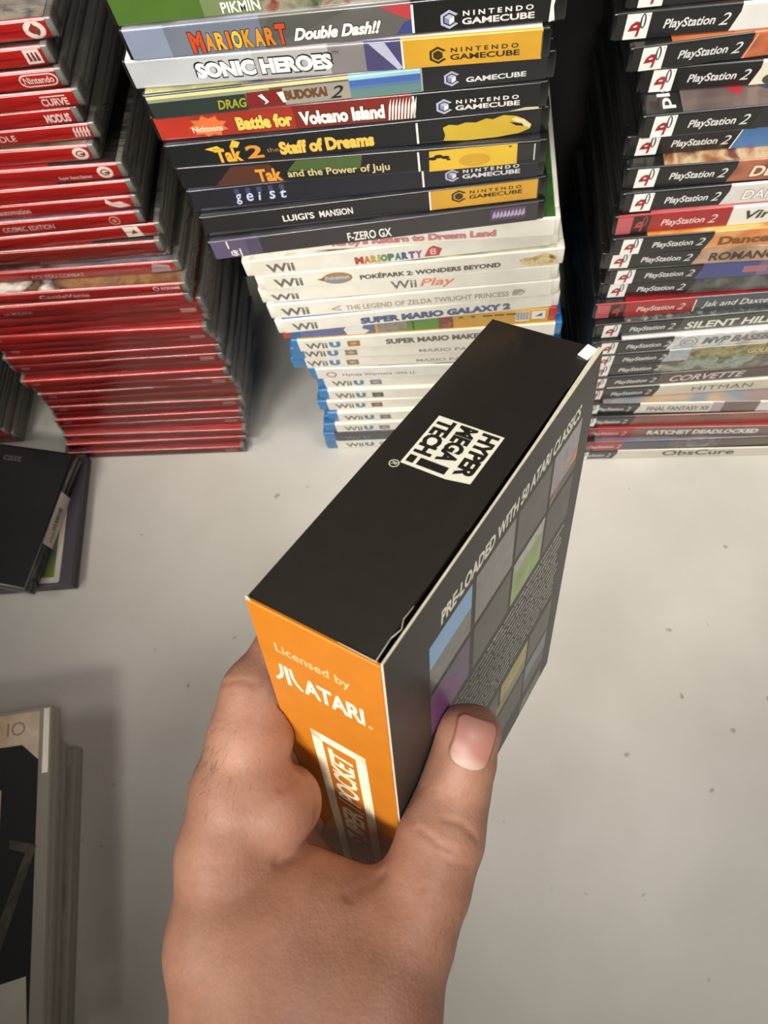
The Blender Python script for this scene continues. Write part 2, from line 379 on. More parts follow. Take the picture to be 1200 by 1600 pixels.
GB = 'black game cases in the middle stack'
def gc(key, label, base, draw, cover): return make_case(key, 'game_case', label, GB, black_shell, 135, (2, 186), cover, spec(base, draw))
dark_cover = art('dark_cover_art', [(18, 18, 20), (34, 34, 38), (52, 50, 52)])
# topmost, cut by the frame
def d(p, t):
    p.text(F, 'PIKMIN', 48, 64.5, .1*t, .42*t, white, .12, .02)
    p.rect(F, 64, 126, .0*t, .9*t, art('green_field_art', [(60, 72, 46), (110, 116, 90), (150, 140, 120), (120, 60, 50)], 120), .07)
gc('Pik', 'green-spined game case topmost of the middle stack, cut off by the frame', [(2, 40, pm((74, 104, 42))), (40, 126, pm((112, 126, 84))), (126, 186, black)], d, art('green_cover_art', [(60, 90, 40), (100, 130, 60)]))
def d(p, t):
    cs = [(186, 72, 36), (206, 134, 46), (212, 160, 56), (196, 108, 40), (216, 178, 64), (190, 138, 46), (206, 146, 48), (200, 116, 44), (186, 72, 36)]
    p.letters(F, 'MARIOKART', 29.5, 72.5, .14*t, .68*t, [pm(c) for c in cs], pm((50, 22, 16)), .3, .05, (0, 8))
    p.outlined(F, 'Double Dash!!', 75, 113, .2*t, .58*t, white, pm((50, 48, 48)), .3, .045, .4)
    p.poly(F, [(60, .25*t), (73, .3*t), (100, .95*t), (66, .95*t)], pm((82, 82, 78)), .07)
    p.poly(F, [(113, .95*t), (126, .95*t), (126, .5*t), (122, .6*t)], pm((176, 60, 64)), .08); p.poly(F, [(119, .1*t), (126, .1*t), (126, .5*t), (123, .45*t)], pm((58, 66, 120)), .08)
    console_strip(p, t, 126, 184, up=-.02)
    p.poly(F, [(183, .05*t), (185.4, .1*t), (184.6, .5*t), (185.8, .95*t), (183.6, .9*t)], white, .12)
gc('MK', 'grey-blue game case with orange and yellow block lettering, second in the middle stack', [(2, 20, pm((128, 137, 156))), (20, 62, pm((106, 113, 127))), (62, 126, pm((92, 90, 86))), (126, 186, black)], d, art('grey_brown_cover', [(60, 56, 52), (130, 126, 120), (170, 170, 180)]))
def d(p, t):
    p.outlined(F, 'SONIC HEROES', 33, 95, .24*t, .76*t, white, pm((30, 30, 34)), .75, .06)
    p.text(F, 'TM', 95.6, 98.5, .72*t, .82*t, pm((50, 50, 50)))
    p.poly(F, [(112, .96*t), (119, .96*t), (126, .1*t), (124, .04*t)], pm((176, 176, 196)), .08)
    console_strip(p, t, 126, 186, False)
    p.rect(F, 186, 186.3, .1*t, .9*t, black)
gc('Sonic', 'silver-white game case with outlined white capitals and yellow end strip, middle stack', [(2, 60, pm((176, 180, 182))), (60, 94, pm((166, 165, 164))), (94, 110, pm((124, 119, 119))), (110, 126, pm((70, 66, 104))), (126, 186.4, pm((196, 148, 44)))], d, art('silver_cover', [(190, 190, 195), (220, 220, 220), (120, 120, 150)]))
def d(p, t):
    p.rect(F, 2, 97, .80*t, .93*t, pm((212, 208, 150)), .08); p.rect(F, 2, 60, .68*t, .79*t, pm((140, 146, 120)), .08)
    p.rect(F, 97, 130, .74*t, .95*t, pm((150, 204, 214)), .08); p.rect(F, 97, 130, .52*t, .74*t, pm((70, 100, 170)), .09); p.rect(F, 97, 130, .05*t, .4*t, pm((96, 128, 126)), .08)
    p.rect(F, 97, 130, .86*t, .9*t, pm((226, 226, 196)), .1)
    p.outlined(F, 'DRAG', 34, 48, .18*t, .54*t, pm((152, 148, 50)), pm((40, 42, 20)), .25, .03, .2)
    p.poly(F, [(48, .1*t), (49, .7*t), (66, .72*t), (66, .1*t)], pm((116, 34, 30)), .09)
    p.poly(F, [(54, .55*t), (57, .3*t), (56, .2*t), (58.4, .28*t), (56, .6*t)], white, .12); p.poly(F, [(63, .6*t), (65, .2*t), (66.6, .22*t), (66, .62*t)], white, .12)
    p.rect(F, 66, 97, .1*t, .74*t, pm((150, 146, 136)), .08); p.outlined(F, 'BUDOKAI', 66.5, 86, .28*t, .62*t, pm((112, 70, 34)), pm((60, 44, 30)), .2, .03)
    p.text(F, '2', 87, 94, .16*t, .62*t, pm((34, 32, 32)), .14, .01, 1, .4)
    console_strip(p, t, None, None, logo=(140, 147), txt=(150, 177), top_line=False)
    p.rect(F, 129.6, 130.4, .08*t, .94*t, pm((150, 160, 150)), .1)
gc('DB', 'game case with rainbow foil spine and blue patch before its dark end', [(2, 48, pm((42, 52, 48))), (48, 97, pm((90, 84, 76))), (97, 130, pm((84, 118, 156))), (130, 186, pm((30, 32, 34)))], d, art('foil_cover', [(90, 96, 84), (170, 164, 110), (60, 66, 80)]))
def d(p, t):
    random.seed(3)
    pts = [(27.5+(10 if k % 2 else 7.2)*math.cos(k*math.pi/9), .46*t+(6.6 if k % 2 else 4.6)*math.sin(k*math.pi/9)) for k in range(18)]
    p.poly(F, [(a, max(.05*t, min(.95*t, b))) for a, b in pts], pm((214, 112, 60)), .08)
    p.text(F, 'Nicktoons', 19, 34, .26*t, .5*t, pm((240, 216, 196)), .12, .02)
    p.outlined(F, 'Battle for', 41.5, 69, .2*t, .74*t, pm((226, 196, 92)), pm((110, 40, 24)),.35, .055)
    p.outlined(F, 'Volcano Island', 72.5, 113.5, .18*t, .72*t, white, pm((80, 30, 24)),.35, .055)
    for k in range(9):
        a = 115+k*1.5; p.poly(F, [(a, .08*t), (a+.7, .08*t), (a+1.6, .5*t), (a+2.2, .92*t), (a+.8, .6*t)], white, .1)
    console_strip(p, t, 127, 186)
    p.poly(F, [(172, .02*t), (186, .02*t), (186, .1*t), (180, .12*t)], pm((200, 190, 150)), .1)
gc('Battle', 'red-spined game case with yellow and white lettering, fifth from top of the middle stack', [(2, 20, pm((178, 54, 38))), (20, 70, pm((156, 50, 36))), (70, 127, pm((118, 40, 34))), (127, 186, black)], d, dark_cover)
def d(p, t):
    p.outlined(F, 'Tak', 24.5, 38, .1*t, .68*t, pm((226, 168, 56)), pm((70, 40, 14)), .25, .04); p.poly(F, [(20.5, .72*t), (27, .8*t), (30, .62*t), (24, .6*t)], pm((232, 198, 70)), .12); p.poly(F, [(33, .7*t), (35.6, .98*t), (39, .86*t), (37, .66*t)], pm((226, 180, 60)), .12)
    p.outlined(F, '2', 40.5, 49, .16*t, .7*t, pm((208, 140, 60)), pm((70, 40, 14)), .25, .03)
    p.text(F, 'the', 51, 57, .34*t, .52*t, pm((150, 120, 60)))
    p.outlined(F, 'Staff of Dreams', 57.5, 105, .18*t, .72*t, pm((228, 186, 84)), pm((60, 40, 16)),.35, .055)
    p.rect(F, 126, 127, .08*t, .9*t, white, .1)
    up = [(139, .62), (142, .72), (146, .66), (150, .74), (155, .70), (160, .82), (163, .76), (168, .88), (174, .80), (178, .66), (181.5, .42), (181, .26), (176, .12)]
    st = MB(); p.extra = [('torn_sticker', st)]; st.poly(F, [(139, .1*t), (140, .3*t)]+[(a, b*t) for a, b in up]+[(165, .04*t), (150, .03*t)], pm((190, 160, 48)), .12)
    st.poly(F, [(174, .76*t), (178, .64*t), (181.5, .42*t), (181, .28*t), (178, .4*t), (172, .68*t)], pm((214, 200, 150)), .15); st.poly(F, [(171, .6*t), (177, .5*t), (178, .38*t), (174, .44*t)], black, .18)
gc('Tak2', 'black game case with wobbly yellow lettering and a torn yellow sticker, middle stack', [(2, 186, pm((24, 27, 28)))], d, dark_cover)
def d(p, t):
    p.poly(F, [(18, .05*t), (30, .9*t), (50, .9*t), (56, .06*t)], pm((78, 46, 34)), .07); p.poly(F, [(58, .5*t), (64, .95*t), (98, .95*t), (96, .4*t)], pm((72, 92, 48)), .07)
    p.outlined(F, 'Tak', 41.5, 55, .12*t, .7*t, pm((214, 148, 60)), pm((60, 30, 14)), .25, .04)
    p.outlined(F, 'and the Power of Juju', 58, 111, .14*t, .56*t, pm((206, 190, 140)), pm((50, 48, 30)), .2, .015)
    p.rect(F, 125.5, 126.5, .06*t, .9*t, white, .1)
    st = MB(); p.extra = [('yellow_sticker', st)]; st.poly(F, [(131, .02*t), (131.5, .9*t), (150, .94*t), (175, .96*t), (175, .1*t), (158, .08*t)], pm((206, 170, 50)), .14); st.disc(F, 154, .4*t, 8, .28*t, pm((190, 146, 44)), .16)
    for a, b, q in ((133, .58, 2.2), (136, .66, 2.4), (139.5, .6, 2.2), (141, .5, 1.2), (171.5, .86, .9)): st.disc(F, a, b*t, q, q*.5, black, .18, 8)
    p.poly(F, [(175, .92*t), (184, .9*t), (183, .3*t), (175, .2*t)], pm((40, 40, 40)), .1); p.rect(F, 183.2, 183.8, .2*t, .9*t, pm((190, 190, 186)), .12)
gc('Tak', 'black game case with a green and brown spine and a square yellow sticker, middle stack', [(2, 186, pm((25, 25, 27)))], d, dark_cover)
def d(p, t):
    for i, ch in enumerate('geist'):
        a = 25.5+i*6.1; p.outlined(F, ch, a, a+(2 if ch == 'i' else 3.6), (.2 if ch == 'g' else .3)*t, .66*t, pm((196, 204, 230)), pm((56, 60, 96)), .3, .01, .2)
        p.rect(F, a+.6, a+3.2, .66*t, .9*t, pm((60, 66, 100)), .08)
    console_strip(p, t, 126, 186, up=.06)
gc('Geist', 'black game case with spaced pale blue letters, above the one with the small white capitals', [(2, 186, pm((30, 30, 40)))], d, art('violet_cover', [(52, 50, 74), (84, 82, 120), (30, 30, 44)]))
def d(p, t):
    p.text(F, "LUIGI'S", 46, 63.5, .34*t, .66*t, white, .12, .02); p.text(F, 'MANSION', 66.5, 85, .34*t, .66*t, white, .12, .02)
    console_strip(p, t, 127, 185, False, (139, 147), (148.5, 177), .16)
gc('Luigi', 'black game case with small white capitals and a bright yellow end strip, middle stack', [(2, 186, pm((32, 30, 32)))], d, dark_cover)
def d(p, t):
    p.rect(F, 2, 22, .05*t, .95*t, pm((92, 82, 108)), .07); p.rect(F, 11, 11.8, .55*t, .95*t, white, .12); p.rect(F, 17, 17.8, .1*t, .5*t, white, .12); hexlogo(p, 14, .28*t, 2.6, white, pm((140, 140, 170)), white)
    p.text(F, 'F-ZERO GX', 79.5, 104.5, .16*t, .62*t, white, .12, .02)
    p.rect(F, 160, 179.5, .3*t, .9*t, pm((84, 62, 92)), .1)
    for k in range(9): p.poly(F, [(161+k*2, .4*t), (163+k*2, .5*t), (162.5+k*2, .8*t), (161.4+k*2, .64*t)], pm((176, 162, 186)), .13)
gc('FZ', 'dark game case with violet left end, directly above the white cases', [(2, 30, pm((78, 70, 92))), (30, 186, pm((54, 50, 52)))], d, dark_cover)

GW = 'white game cases in the middle stack'
cream = mat((230, 227, 214), .4, .4, name='white_print')
greytx = pm((108, 104, 98))
def wii(p, t, a0, a1, b0=.17, b1=.70): p.text(F, 'Wii', a0, a1, b0*t, b1*t, greytx, .12, .03)
def wc(key, label, draw, cover, ins=(5, 185)): return make_case(key, 'game_case', label, GW, white_shell, 135, ins, cover, spec([(ins[0], ins[1], cream)], draw))
def d(p, t): p.outlined(F, "Kirby's Return to Dream Land", 58, 154, .12*t, .58*t, pm((206, 128, 136)), pm((150, 90, 80)), .2, .03)
wc('Kirby', 'white game case with pink lettering, highest of the white cases', d, art('leaf_green_cover', [(44, 76, 36), (64, 104, 48), (40, 60, 34)]), (5, 187))
def d(p, t):
    wii(p, t, 14, 31)
    cs = [(190, 70, 60), (206, 120, 60), (206, 170, 70), (190, 180, 70), (110, 150, 80), (80, 130, 90), (70, 120, 130), (70, 90, 150), (110, 90, 150), (150, 100, 150)]
    p.letters(F, 'MARIOPARTY', 68, 109, .14*t, .56*t, [pm(c) for c in cs], pm((90, 80, 76)), .18, .05)
    p.poly(F, [(110, .16*t), (113, .66*t), (116, .78*t), (121, .56*t), (119, .16*t)], pm((184, 66, 76)), .12); p.text(F, '8', 113.5, 117.5, .24*t, .62*t, pm((230, 190, 190)), .16, .02)
wc('W2', 'white game case with a multicoloured title and a red blot, second highest white case', d, art('white_brown_cover', [(220, 216, 200), (230, 228, 216), (120, 96, 66)]))
def d(p, t):
    wii(p, t, 11, 29)
    p.poly(F, [(38, .45*t), (43, .56*t), (42, .3*t)], pm((150, 116, 66)), .1); p.disc(F, 51, .44*t, 9.5, .36*t, pm((162, 122, 66)), .1); p.disc(F, 50.5, .38*t, 8.2, .24*t, pm((130, 136, 152)), .13)
    p.text(F, 'Pokemon', 43.5, 58.5, .36*t, .6*t, pm((214, 196, 140)), .16, .02)
    p.text(F, 'POKÉPARK 2: WONDERS BEYOND', 65, 152, .2*t, .56*t, pm((80, 74, 68)), .12, .045)
    p.poly(F, [(163, .5*t), (165, .26*t), (170, .1*t), (186, .12*t), (185, .6*t), (178, .86*t), (170, .6*t), (166, .64*t)], art('ochre_blotches', [(70, 56, 36), (188, 156, 84), (226, 212, 160), (150, 116, 60)], 210), .1)
wc('Poke', 'white game case with an oval brown emblem and grey capitals, third highest white case', d, art('teal_cover', [(66, 130, 118), (200, 196, 160), (90, 110, 70)]))
def d(p, t):
    wii(p, t, 7, 25, .18, .6); p.text(F, 'Wii', 85, 101.5, .3*t, .84*t, greytx, .12, .015); p.text(F, 'Play', 103.5, 126, .18*t, .84*t, pm((222, 138, 104)), .12, .02, 1, .25)
wc('WiiPlay', 'white game case with a large grey and orange title, fourth highest white case', d, art('plain_white_cover', [(222, 220, 210), (232, 230, 220)]))
def d(p, t):
    wii(p, t, 8.5, 27); p.poly(F, [(41, .36*t), (49, .62*t), (46.5, .4*t), (49, .2*t)], pm((150, 146, 136)), .12); p.poly(F, [(43.6, .37*t), (47.6, .5*t), (46, .4*t), (47.6, .28*t)], cream, .15)
    p.text(F, 'THE LEGEND OF ZELDA TWILIGHT PRINCESS', 51.5, 158, .2*t, .54*t, pm((150, 144, 132)), .12, .015)
    p.ring(F, 164, .42*t, 4, .2*t, .7, pm((150, 146, 136)), .12); p.poly(F, [(160, .2*t), (169, .5*t), (161, .62*t)], pm((160, 156, 146)), .13)
wc('Zelda', 'white game case with a faint grey serif title, fifth highest white case', d, art('blue_grey_cover', [(96, 112, 150), (190, 190, 190), (120, 116, 110)]))
def d(p, t):
    wii(p, t, 11, 28); p.text(F, 'SUPER MARIO GALAXY 2', 57.5, 158, .16*t, .64*t, pm((74, 88, 132)), .12, .07)
wc('SMG2', 'white game case with a dark blue block title, lowest of the white cases', d, art('blue_cover', [(80, 96, 150), (110, 130, 180), (60, 66, 100)]))
def d(p, t):
    lo_, hi_ = .05*t, .95*t
    p.rect(F, 6, 13, lo_, hi_, pm((40, 104, 150)), .06); p.poly(F, [(46, lo_), (44, .5*t), (49, .9*t), (60, .94*t), (57, .5*t), (62, .3*t), (58, lo_)], white, .1)
    p.rect(F, 68, 90, lo_, hi_, art('grey_green_art', [(110, 120, 130), (150, 140, 130), (90, 110, 80)], 140), .07); p.rect(F, 88, 112, lo_, hi_, pm((96, 136, 50)), .08); p.rect(F, 92, 93, lo_, .8*t, pm((40, 60, 30)), .1)
    p.rect(F, 110, 120, lo_, hi_, art('brick_art', [(140, 66, 42), (112, 48, 34), (160, 96, 60)], 160), .09)
    for k in range(5): p.rect(F, 124+k*8, 124+k*8+(3 if k < 2 else 6.5), .74*t, .84*t, pm((60, 50, 26)), .1)
    p.rect(F, 162, 171.5, .2*t, .92*t, white, .08); p.rect(F, 173, 182, .3*t, .9*t, white, .08); p.poly(F, [(175, .5*t), (180, .5*t), (180, .75*t)], pm((60, 60, 50)), .11)
    for k in range(9): p.rect(F, 162.5+k, 162.9+k+.2*(k % 2), .3*t, .88*t, black, .11)
make_case('Red', 'game_case', 'red-edged game case with blue, green and yellow spine below the white cases', GW, red_shell, 135, (6, 184), pm((120, 110, 120)), spec([(6, 66, pm((96, 104, 150))), (66, 184, pm((204, 154, 48)))], d))

GU = 'blue-edged game cases in the middle stack'
bluetx = pm((70, 120, 160))
def uc(key, label, draw=None, badge=(130, 112, 96), ins=(10, 185), wx=None, base=None, cover=None):
    i0 = ins[0]
    def dd(p, t):
        w0 = i0+4 if wx is None else wx
        if base is None or base == 'w':
            p.text(F, 'Wii', w0, w0+15.5, .2*t, .7*t, greytx, .12, .03); p.text(F, 'U', w0+17, w0+25, .22*t, .7*t, bluetx, .12, .09)
            p.rect(F, w0+30, w0+39, .22*t, .68*t, pm(badge), .1); p.disc(F, w0+34.5, .46*t, 2.6, 1.6, pm(tuple(min(255, v+46) for v in badge)), .13, 10)
        if draw: draw(p, t)
    bm = cream if base is None else pm(base)
    return make_case(key, 'game_case', label, GU, blue_shell, 135, ins, cover, spec([(ins[0], ins[1], bm)], dd))
UPPER = Frame((0, 0, 0), (1, 0, 0), (0, 1, 0), (0, 0, 1))
def d(p, t): p.text(F, 'SUPER MARIO MAKER', 67.5, 138, .2*t, .64*t, pm((90, 86, 82)), .12, .05)
uc('SMM', 'blue-edged game case with long grey capitals, highest of the blue-edged ones', d, (150, 112, 52), (5, 185), 10, cover=pm((226, 176, 60)))
def d(p, t): p.text(F, 'MARIO PARTY 10', 94, 152, .22*t, .5*t, pm((150, 146, 140)), .12, .02)
uc('MP1', 'blue-edged game case with a faint grey title, second highest of the blue-edged ones', d, (140, 116, 92), (10, 185), 10)
def d(p, t): p.text(F, 'MARIO PARTY', 94, 140, .22*t, .5*t, pm((160, 152, 140)), .12, .02)
uc('MP2', 'blue-edged game case with brown badge, third highest of the blue-edged ones', d, (140, 116, 88), (11, 185), 12)
def d(p, t):
    p.ring(F, 16.5, .42*t, 4, .26*t, 1.1, pm((178, 84, 70)), .12, 16); p.text(F, 'Hyrule Warriors -Wii U-', 25, 82, .18*t, .5*t, pm((104, 100, 98)), .12, .01)
uc('Hyr', 'blue-edged game case with a red ring mark and a grey lower-case title', d, ins=(5, 185), base=(226, 224, 216), cover=art('pale_dark_cover', [(90, 96, 100), (200, 200, 196), (60, 70, 76)]))
uc('UA', 'blue-edged game case right under the one with the red ring mark', None, (120, 122, 130), (6, 185), 12)
uc('UB', 'blue-edged game case with dark square badge, sixth from bottom of the middle stack', None, (70, 62, 60), (8, 185), 13)
uc('UC', 'blue-edged game case with dark red badge, fifth from bottom of the middle stack', None, (120, 66, 74), (8, 185), 14)
uc('UD', 'blue-edged game case protruding over three more, fourth from the bottom of the middle stack', None, (112, 100, 94), (9, 185), 14)
uc('UE', 'blue-edged game case third from the bottom of the middle stack', None, (120, 116, 112), (10, 185), 17)
uc('UF', 'blue-edged game case with a dark spine, second from the bottom of the middle stack', lambda p, t: p.text(F, 'Wii U', 18, 40, .25*t, .6*t, pm((120, 124, 130))), ins=(10, 185), base=(44, 50, 60))
uc('UG', 'blue-edged game case lowest of the middle stack, resting on the table', None, (150, 148, 144), (10, 185), 18)

# ------------------------------------------------------------------ the right-hand stack
GP = 'game cases in the right stack'
def pslogo(p, t, s0, s1, bgm=None, c=(150, 30, 34), c2=(44, 60, 84)):
    W = s1-s0; X = lambda q: s0+q*W; Y = lambda q: q*t
    sl = .6
    p.poly(F, [(s0, .06*t), (s1, .06*t), (s1+sl, .95*t), (s0+sl, .95*t)], bgm or white, .09)
    red = pm(c); dk = pm(c2)
    p.poly(F, [(X(.16), Y(.34)), (X(.26), Y(.56)), (X(.44), Y(.68)), (X(.64), Y(.66)), (X(.68), Y(.44)), (X(.56), Y(.36))], red, .12)
    p.poly(F, [(X(.34), Y(.5)), (X(.48), Y(.55)), (X(.56), Y(.52)), (X(.44), Y(.47))], bgm or white, .15)
    p.poly(F, [(X(.5), Y(.12)), (X(.62), Y(.16)), (X(.68), Y(.46)), (X(.56), Y(.42))], red, .13)
    p.ring(F, X(.75), Y(.68), 1.35, .27*t, .8, dk, .14, 14); p.disc(F, X(.96), Y(.86), .3, .3, dk, .13, 6)
def pc(key, label, rest, draw=None, red=False, cover=None, x1=57, tail=(24, 54), slant=2.2):
    panel = pm((150, 36, 36)) if red else pm((26, 26, 26))
    base = [(2, x1+slant/2, panel)]
    last = x1+slant/2
    for a, c in rest:
        m = c if not isinstance(c, tuple) else pm(c)
        base.append((last, a, m)); last = a
    def dd(p, t):
        if red:
            p.rect(F, 2, 10.5, .06*t, .95*t, pm((178, 84, 88)), .08); pslogo(p, t, 10.5, 20, pm((44, 24, 24)), (170, 60, 60), (140, 60, 60)); a = 4
        else: pslogo(p, t, 6, 17); a = 0
        p.poly(F, [(x1-slant, .06*t), (x1+slant, .06*t), (x1+slant, .95*t)], base[1][2], .1) if not red else None
        tx = pm((208, 208, 206)) if not red else pm((226, 190, 186))
        p.text(F, 'PlayStation', tail[0]+a, tail[0]+a+(tail[1]-tail[0])*.78, .26*t, .68*t, tx, .13, .02, 1, .18)
        p.text(F, '2', tail[0]+a+(tail[1]-tail[0])*.84, tail[1]+a, .3*t, .72*t, tx, .13, .0, 1, .3)
        if draw: draw(p, t)
    return make_case(key, 'game_case', label, GP, black_shell, 135, (2, 186), cover, spec(base, dd), edge=(2, 20, black))
brown_art = art('brown_cover_art', [(70, 44, 34), (150, 100, 70), (196, 170, 130), (110, 60, 44)], 60)
pc('PT', 'dark game case topmost of the right stack, cut off by the frame', [(186, (74, 34, 30))], cover=art('dark_red_cover', [(70, 26, 24), (110, 44, 40), (40, 22, 22)]))
pc('P37', 'black-ended game case with a plain white spine, second from top of the right stack', [(186, (214, 212, 206))], cover=art('black_grey_cover', [(24, 24, 24), (60, 50, 48)]))
pc('P90', 'black-ended game case with an orange-brown spine, third from top of the right stack', [(186, art('rust_print', [(150, 74, 44), (186, 104, 66), (120, 56, 40)], 40))], lambda p, t: p.poly(F, [(55.6, .06*t), (56.2, .06*t), (60, .95*t), (59.4, .95*t)], pm((220, 170, 140)), .13), cover=art('rust_cover', [(176, 96, 54), (196, 120, 80)]))
def d(p, t):
    p.disc(F, 66, .62*t, 3.6, .26*t, pm((60, 60, 50)), .12); p.disc(F, 64, .26*t, 3.4, .2*t, pm((70, 68, 58)), .12); p.disc(F, 66, .64*t, 1.2, .1*t, pm((200, 194, 176)), .15); p.poly(F, [(70, .1*t), (76, .2*t), (76, .8*t), (71, .7*t)], pm((66, 64, 54)), .12)
pc('P123', 'black-ended game case with a cream spine and a dark grey blot, right stack', [(186, (216, 208, 190))], d)
p193 = pc('P193', 'black-ended game case with all-dark spine and grey-brown cover jutting out, right stack', [(186, (34, 36, 38))], cover=art('taupe_cover', [(84, 70, 68), (112, 98, 92), (70, 60, 62)], 18))
tt = POS['P193'][4]; k_ = MB(); UP = Frame((0, 0, tt), (1, 0, 0), (0, 1, 0), (0, 0, 1))
k_.rect(UP, 2, 19, 1.2, 60, pm((34, 34, 34)), .05); k_.text(Frame((0, 0, tt), (0, 1, 0), (-1, 0, 0), (0, 0, 1)), 'pla', 4, 22, -17, -8.5, white, .1, .02)
k_.poly(UP, [(48, 8), (54, 20), (36, 20)], pm((160, 50, 56)), .1); k_.poly(UP, [(66, 9), (60, 20), (48, 20), (54, 16)], pm((50, 60, 76)), .1)
k_.build('picture_print', p193)
pc('P220', 'black-ended game case with a bright blue spine, sixth from top of the right stack', [(186, (62, 108, 160))], lambda p, t: p.poly(F, [(54.6, .06*t), (55.2, .06*t), (58.8, .95*t), (58.2, .95*t)], white, .13))
pc('P273', 'black-ended game case with cream capitals on reddish brown, its brown cover jutting out', [(186, art('red_brown_print', [(130, 70, 50), (164, 100, 74), (110, 60, 46)], 40))], lambda p, t: p.outlined(F, 'DDRMAX', 66, 110, .24*t, .74*t, pm((230, 214, 180)), pm((90, 50, 30)), .3, .03, .15), cover=brown_art)
pc('P312', 'black-ended game case with a pale grey spine and white outlined capitals, right stack', [(186, (206, 202, 196))], lambda p, t: p.outlined(F, 'DANCE DANCE', 66, 126, .24*t, .7*t, white, pm((130, 100, 90)), .35, .02, .1))
pc('P347', 'red-ended game case with dark green italics on white, above the orange spine', [(186, (222, 220, 210))], lambda p, t: p.text(F, 'Virtua Fighter', 73, 140, .2*t, .76*t, pm((48, 54, 44)), .12, .03, 1, .2), True, cover=art('rose_cover', [(170, 60, 64), (200, 120, 120)]), x1=64, tail=(23, 54))
pc('P383', 'black-ended game case with an orange-tan spine, right stack', [(186, art('orange_print', [(196, 128, 74), (216, 156, 100), (200, 120, 60)], 40))], lambda p, t: p.outlined(F, 'DanceDance', 62, 120, .22*t, .7*t, pm((116, 74, 26)), pm((190, 130, 70)), .2, .04), cover=art('amber_cover', [(214, 156, 60), (196, 120, 50), (226, 190, 110)]))
pc('P405', 'black-ended game case with dark capitals on a tan spine, right stack', [(186, art('tan_print', [(170, 138, 108), (190, 156, 126), (150, 116, 92)], 40))], lambda p, t: p.text(F, 'ROMANCE OF', 64, 122, .22*t, .72*t, pm((70, 50, 36)), .12, .04, 1, .08))
def d(p, t): p.rect(F, 83, 97, .3*t, .72*t, pm((150, 110, 120)), .1); p.text(F, 'EA', 86, 94, .36*t, .64*t, pm((190, 90, 90)), .13, .03); p.outlined(F, 'POP', 104, 126, .18*t, .8*t, white, pm((70, 60, 90)), .3, .03, .25)
pc('P434', 'black-ended game case with a blue to mauve spine, right stack', [(92, (66, 74, 128)), (110, (112, 98, 128)), (186, (120, 92, 112))], d)
pc('P453', 'black-ended game case with smoky dark grey spine, below the blue to mauve one', [(186, art('smoke_print', [(52, 54, 52), (84, 86, 82), (110, 110, 106)], 90))], None, x1=58)
pc('P485', 'red-ended game case with a slate spine and white serif lettering, right stack', [(186, (70, 76, 80))], lambda p, t: (p.text(F, 'Jak and Daxter:', 70, 116, .24*t, .72*t, pm((222, 222, 218)), .12, .01, 1, .2), p.rect(F, 64.6, 65.4, .1*t, .9*t, white, .12)), True, cover=art('crimson_cover', [(150, 24, 30), (110, 20, 26)]), x1=64, tail=(24, 55))
pc('P517', 'black-ended game case with white capitals on dark green-grey, right stack', [(186, art('moss_print', [(44, 48, 42), (60, 64, 56), (74, 76, 66)], 60))], lambda p, t: p.text(F, 'SILENT HILL', 61, 119, .2*t, .7*t, pm((224, 224, 214)), .12, .03, 1, .12), cover=art('grey_dots_cover', [(90, 92, 88), (60, 60, 58), (150, 150, 146)], 200))
def d(p, t):
    p.poly(F, [(53, .06*t), (60, .95*t), (90, .95*t), (95, .06*t)], art('snow_print', [(150, 166, 190), (214, 216, 214), (190, 190, 186)], 120), .08)
    p.ring(F, 66, .5*t, 6, .38*t, 1, pm((140, 140, 140)), .12); p.ring(F, 66, .5*t, 3.4, .2*t, .8, pm((120, 110, 110)), .12); p.outlined(F, 'MVP BASEBALL', 75, 134, .26*t, .78*t, pm((110, 106, 104)), pm((200, 200, 200)), .3, .04, .3)
pc('P543', 'black-ended game case with a snowy white spine and a ring emblem, right stack', [(186, art('snow_field', [(200, 200, 196), (220, 220, 216), (170, 166, 160)], 80))], d, x1=54, cover=art('white_cover', [(206, 206, 202), (224, 224, 220)]))
pc('P560', 'black-ended game case with an olive spine and small gold letters, right stack', [(70, art('pale_blue_print', [(150, 160, 176), (190, 190, 180)], 90)), (186, art('olive_print', [(70, 66, 40), (120, 112, 70), (150, 144, 110), (60, 70, 40)], 130))], lambda p, t: (p.text(F, 'GAME OF THE', 84, 104, .3*t, .6*t, pm((176, 170, 110)), .12, .02), p.text(F, 'GOLD', 110, 126, .28*t, .66*t, pm((206, 186, 120)), .12, .03)), x1=54, cover=art('white_olive_cover', [(220, 220, 212), (150, 150, 120)]))
pc('P578', 'black-ended game case with a grey-green camouflage spine, right stack', [(186, art('camouflage_print', [(110, 118, 104), (150, 160, 146), (84, 74, 60), (130, 126, 110)], 70))], None, x1=52, cover=art('white_green_cover', [(216, 216, 206), (190, 196, 184)]))
pc('P597', 'black-ended game case with a chrome-like wide title on dark brown, right stack', [(186, (78, 66, 56))], lambda p, t: p.outlined(F, 'CORVETTE', 64, 118, .24*t, .78*t, pm((216, 204, 196)), pm((60, 50, 44)), .3, .02, .3), x1=55)
pc('P616', 'black-ended game case with thin grey capitals on a cream spine, right stack', [(186, (214, 208, 190))], lambda p, t: p.text(F, 'HITMAN', 84, 128, .34*t, .74*t, pm((110, 104, 90)), .12, .0, 1.1), x1=58, cover=art('cream_cover', [(222, 218, 202), (200, 200, 196)]))
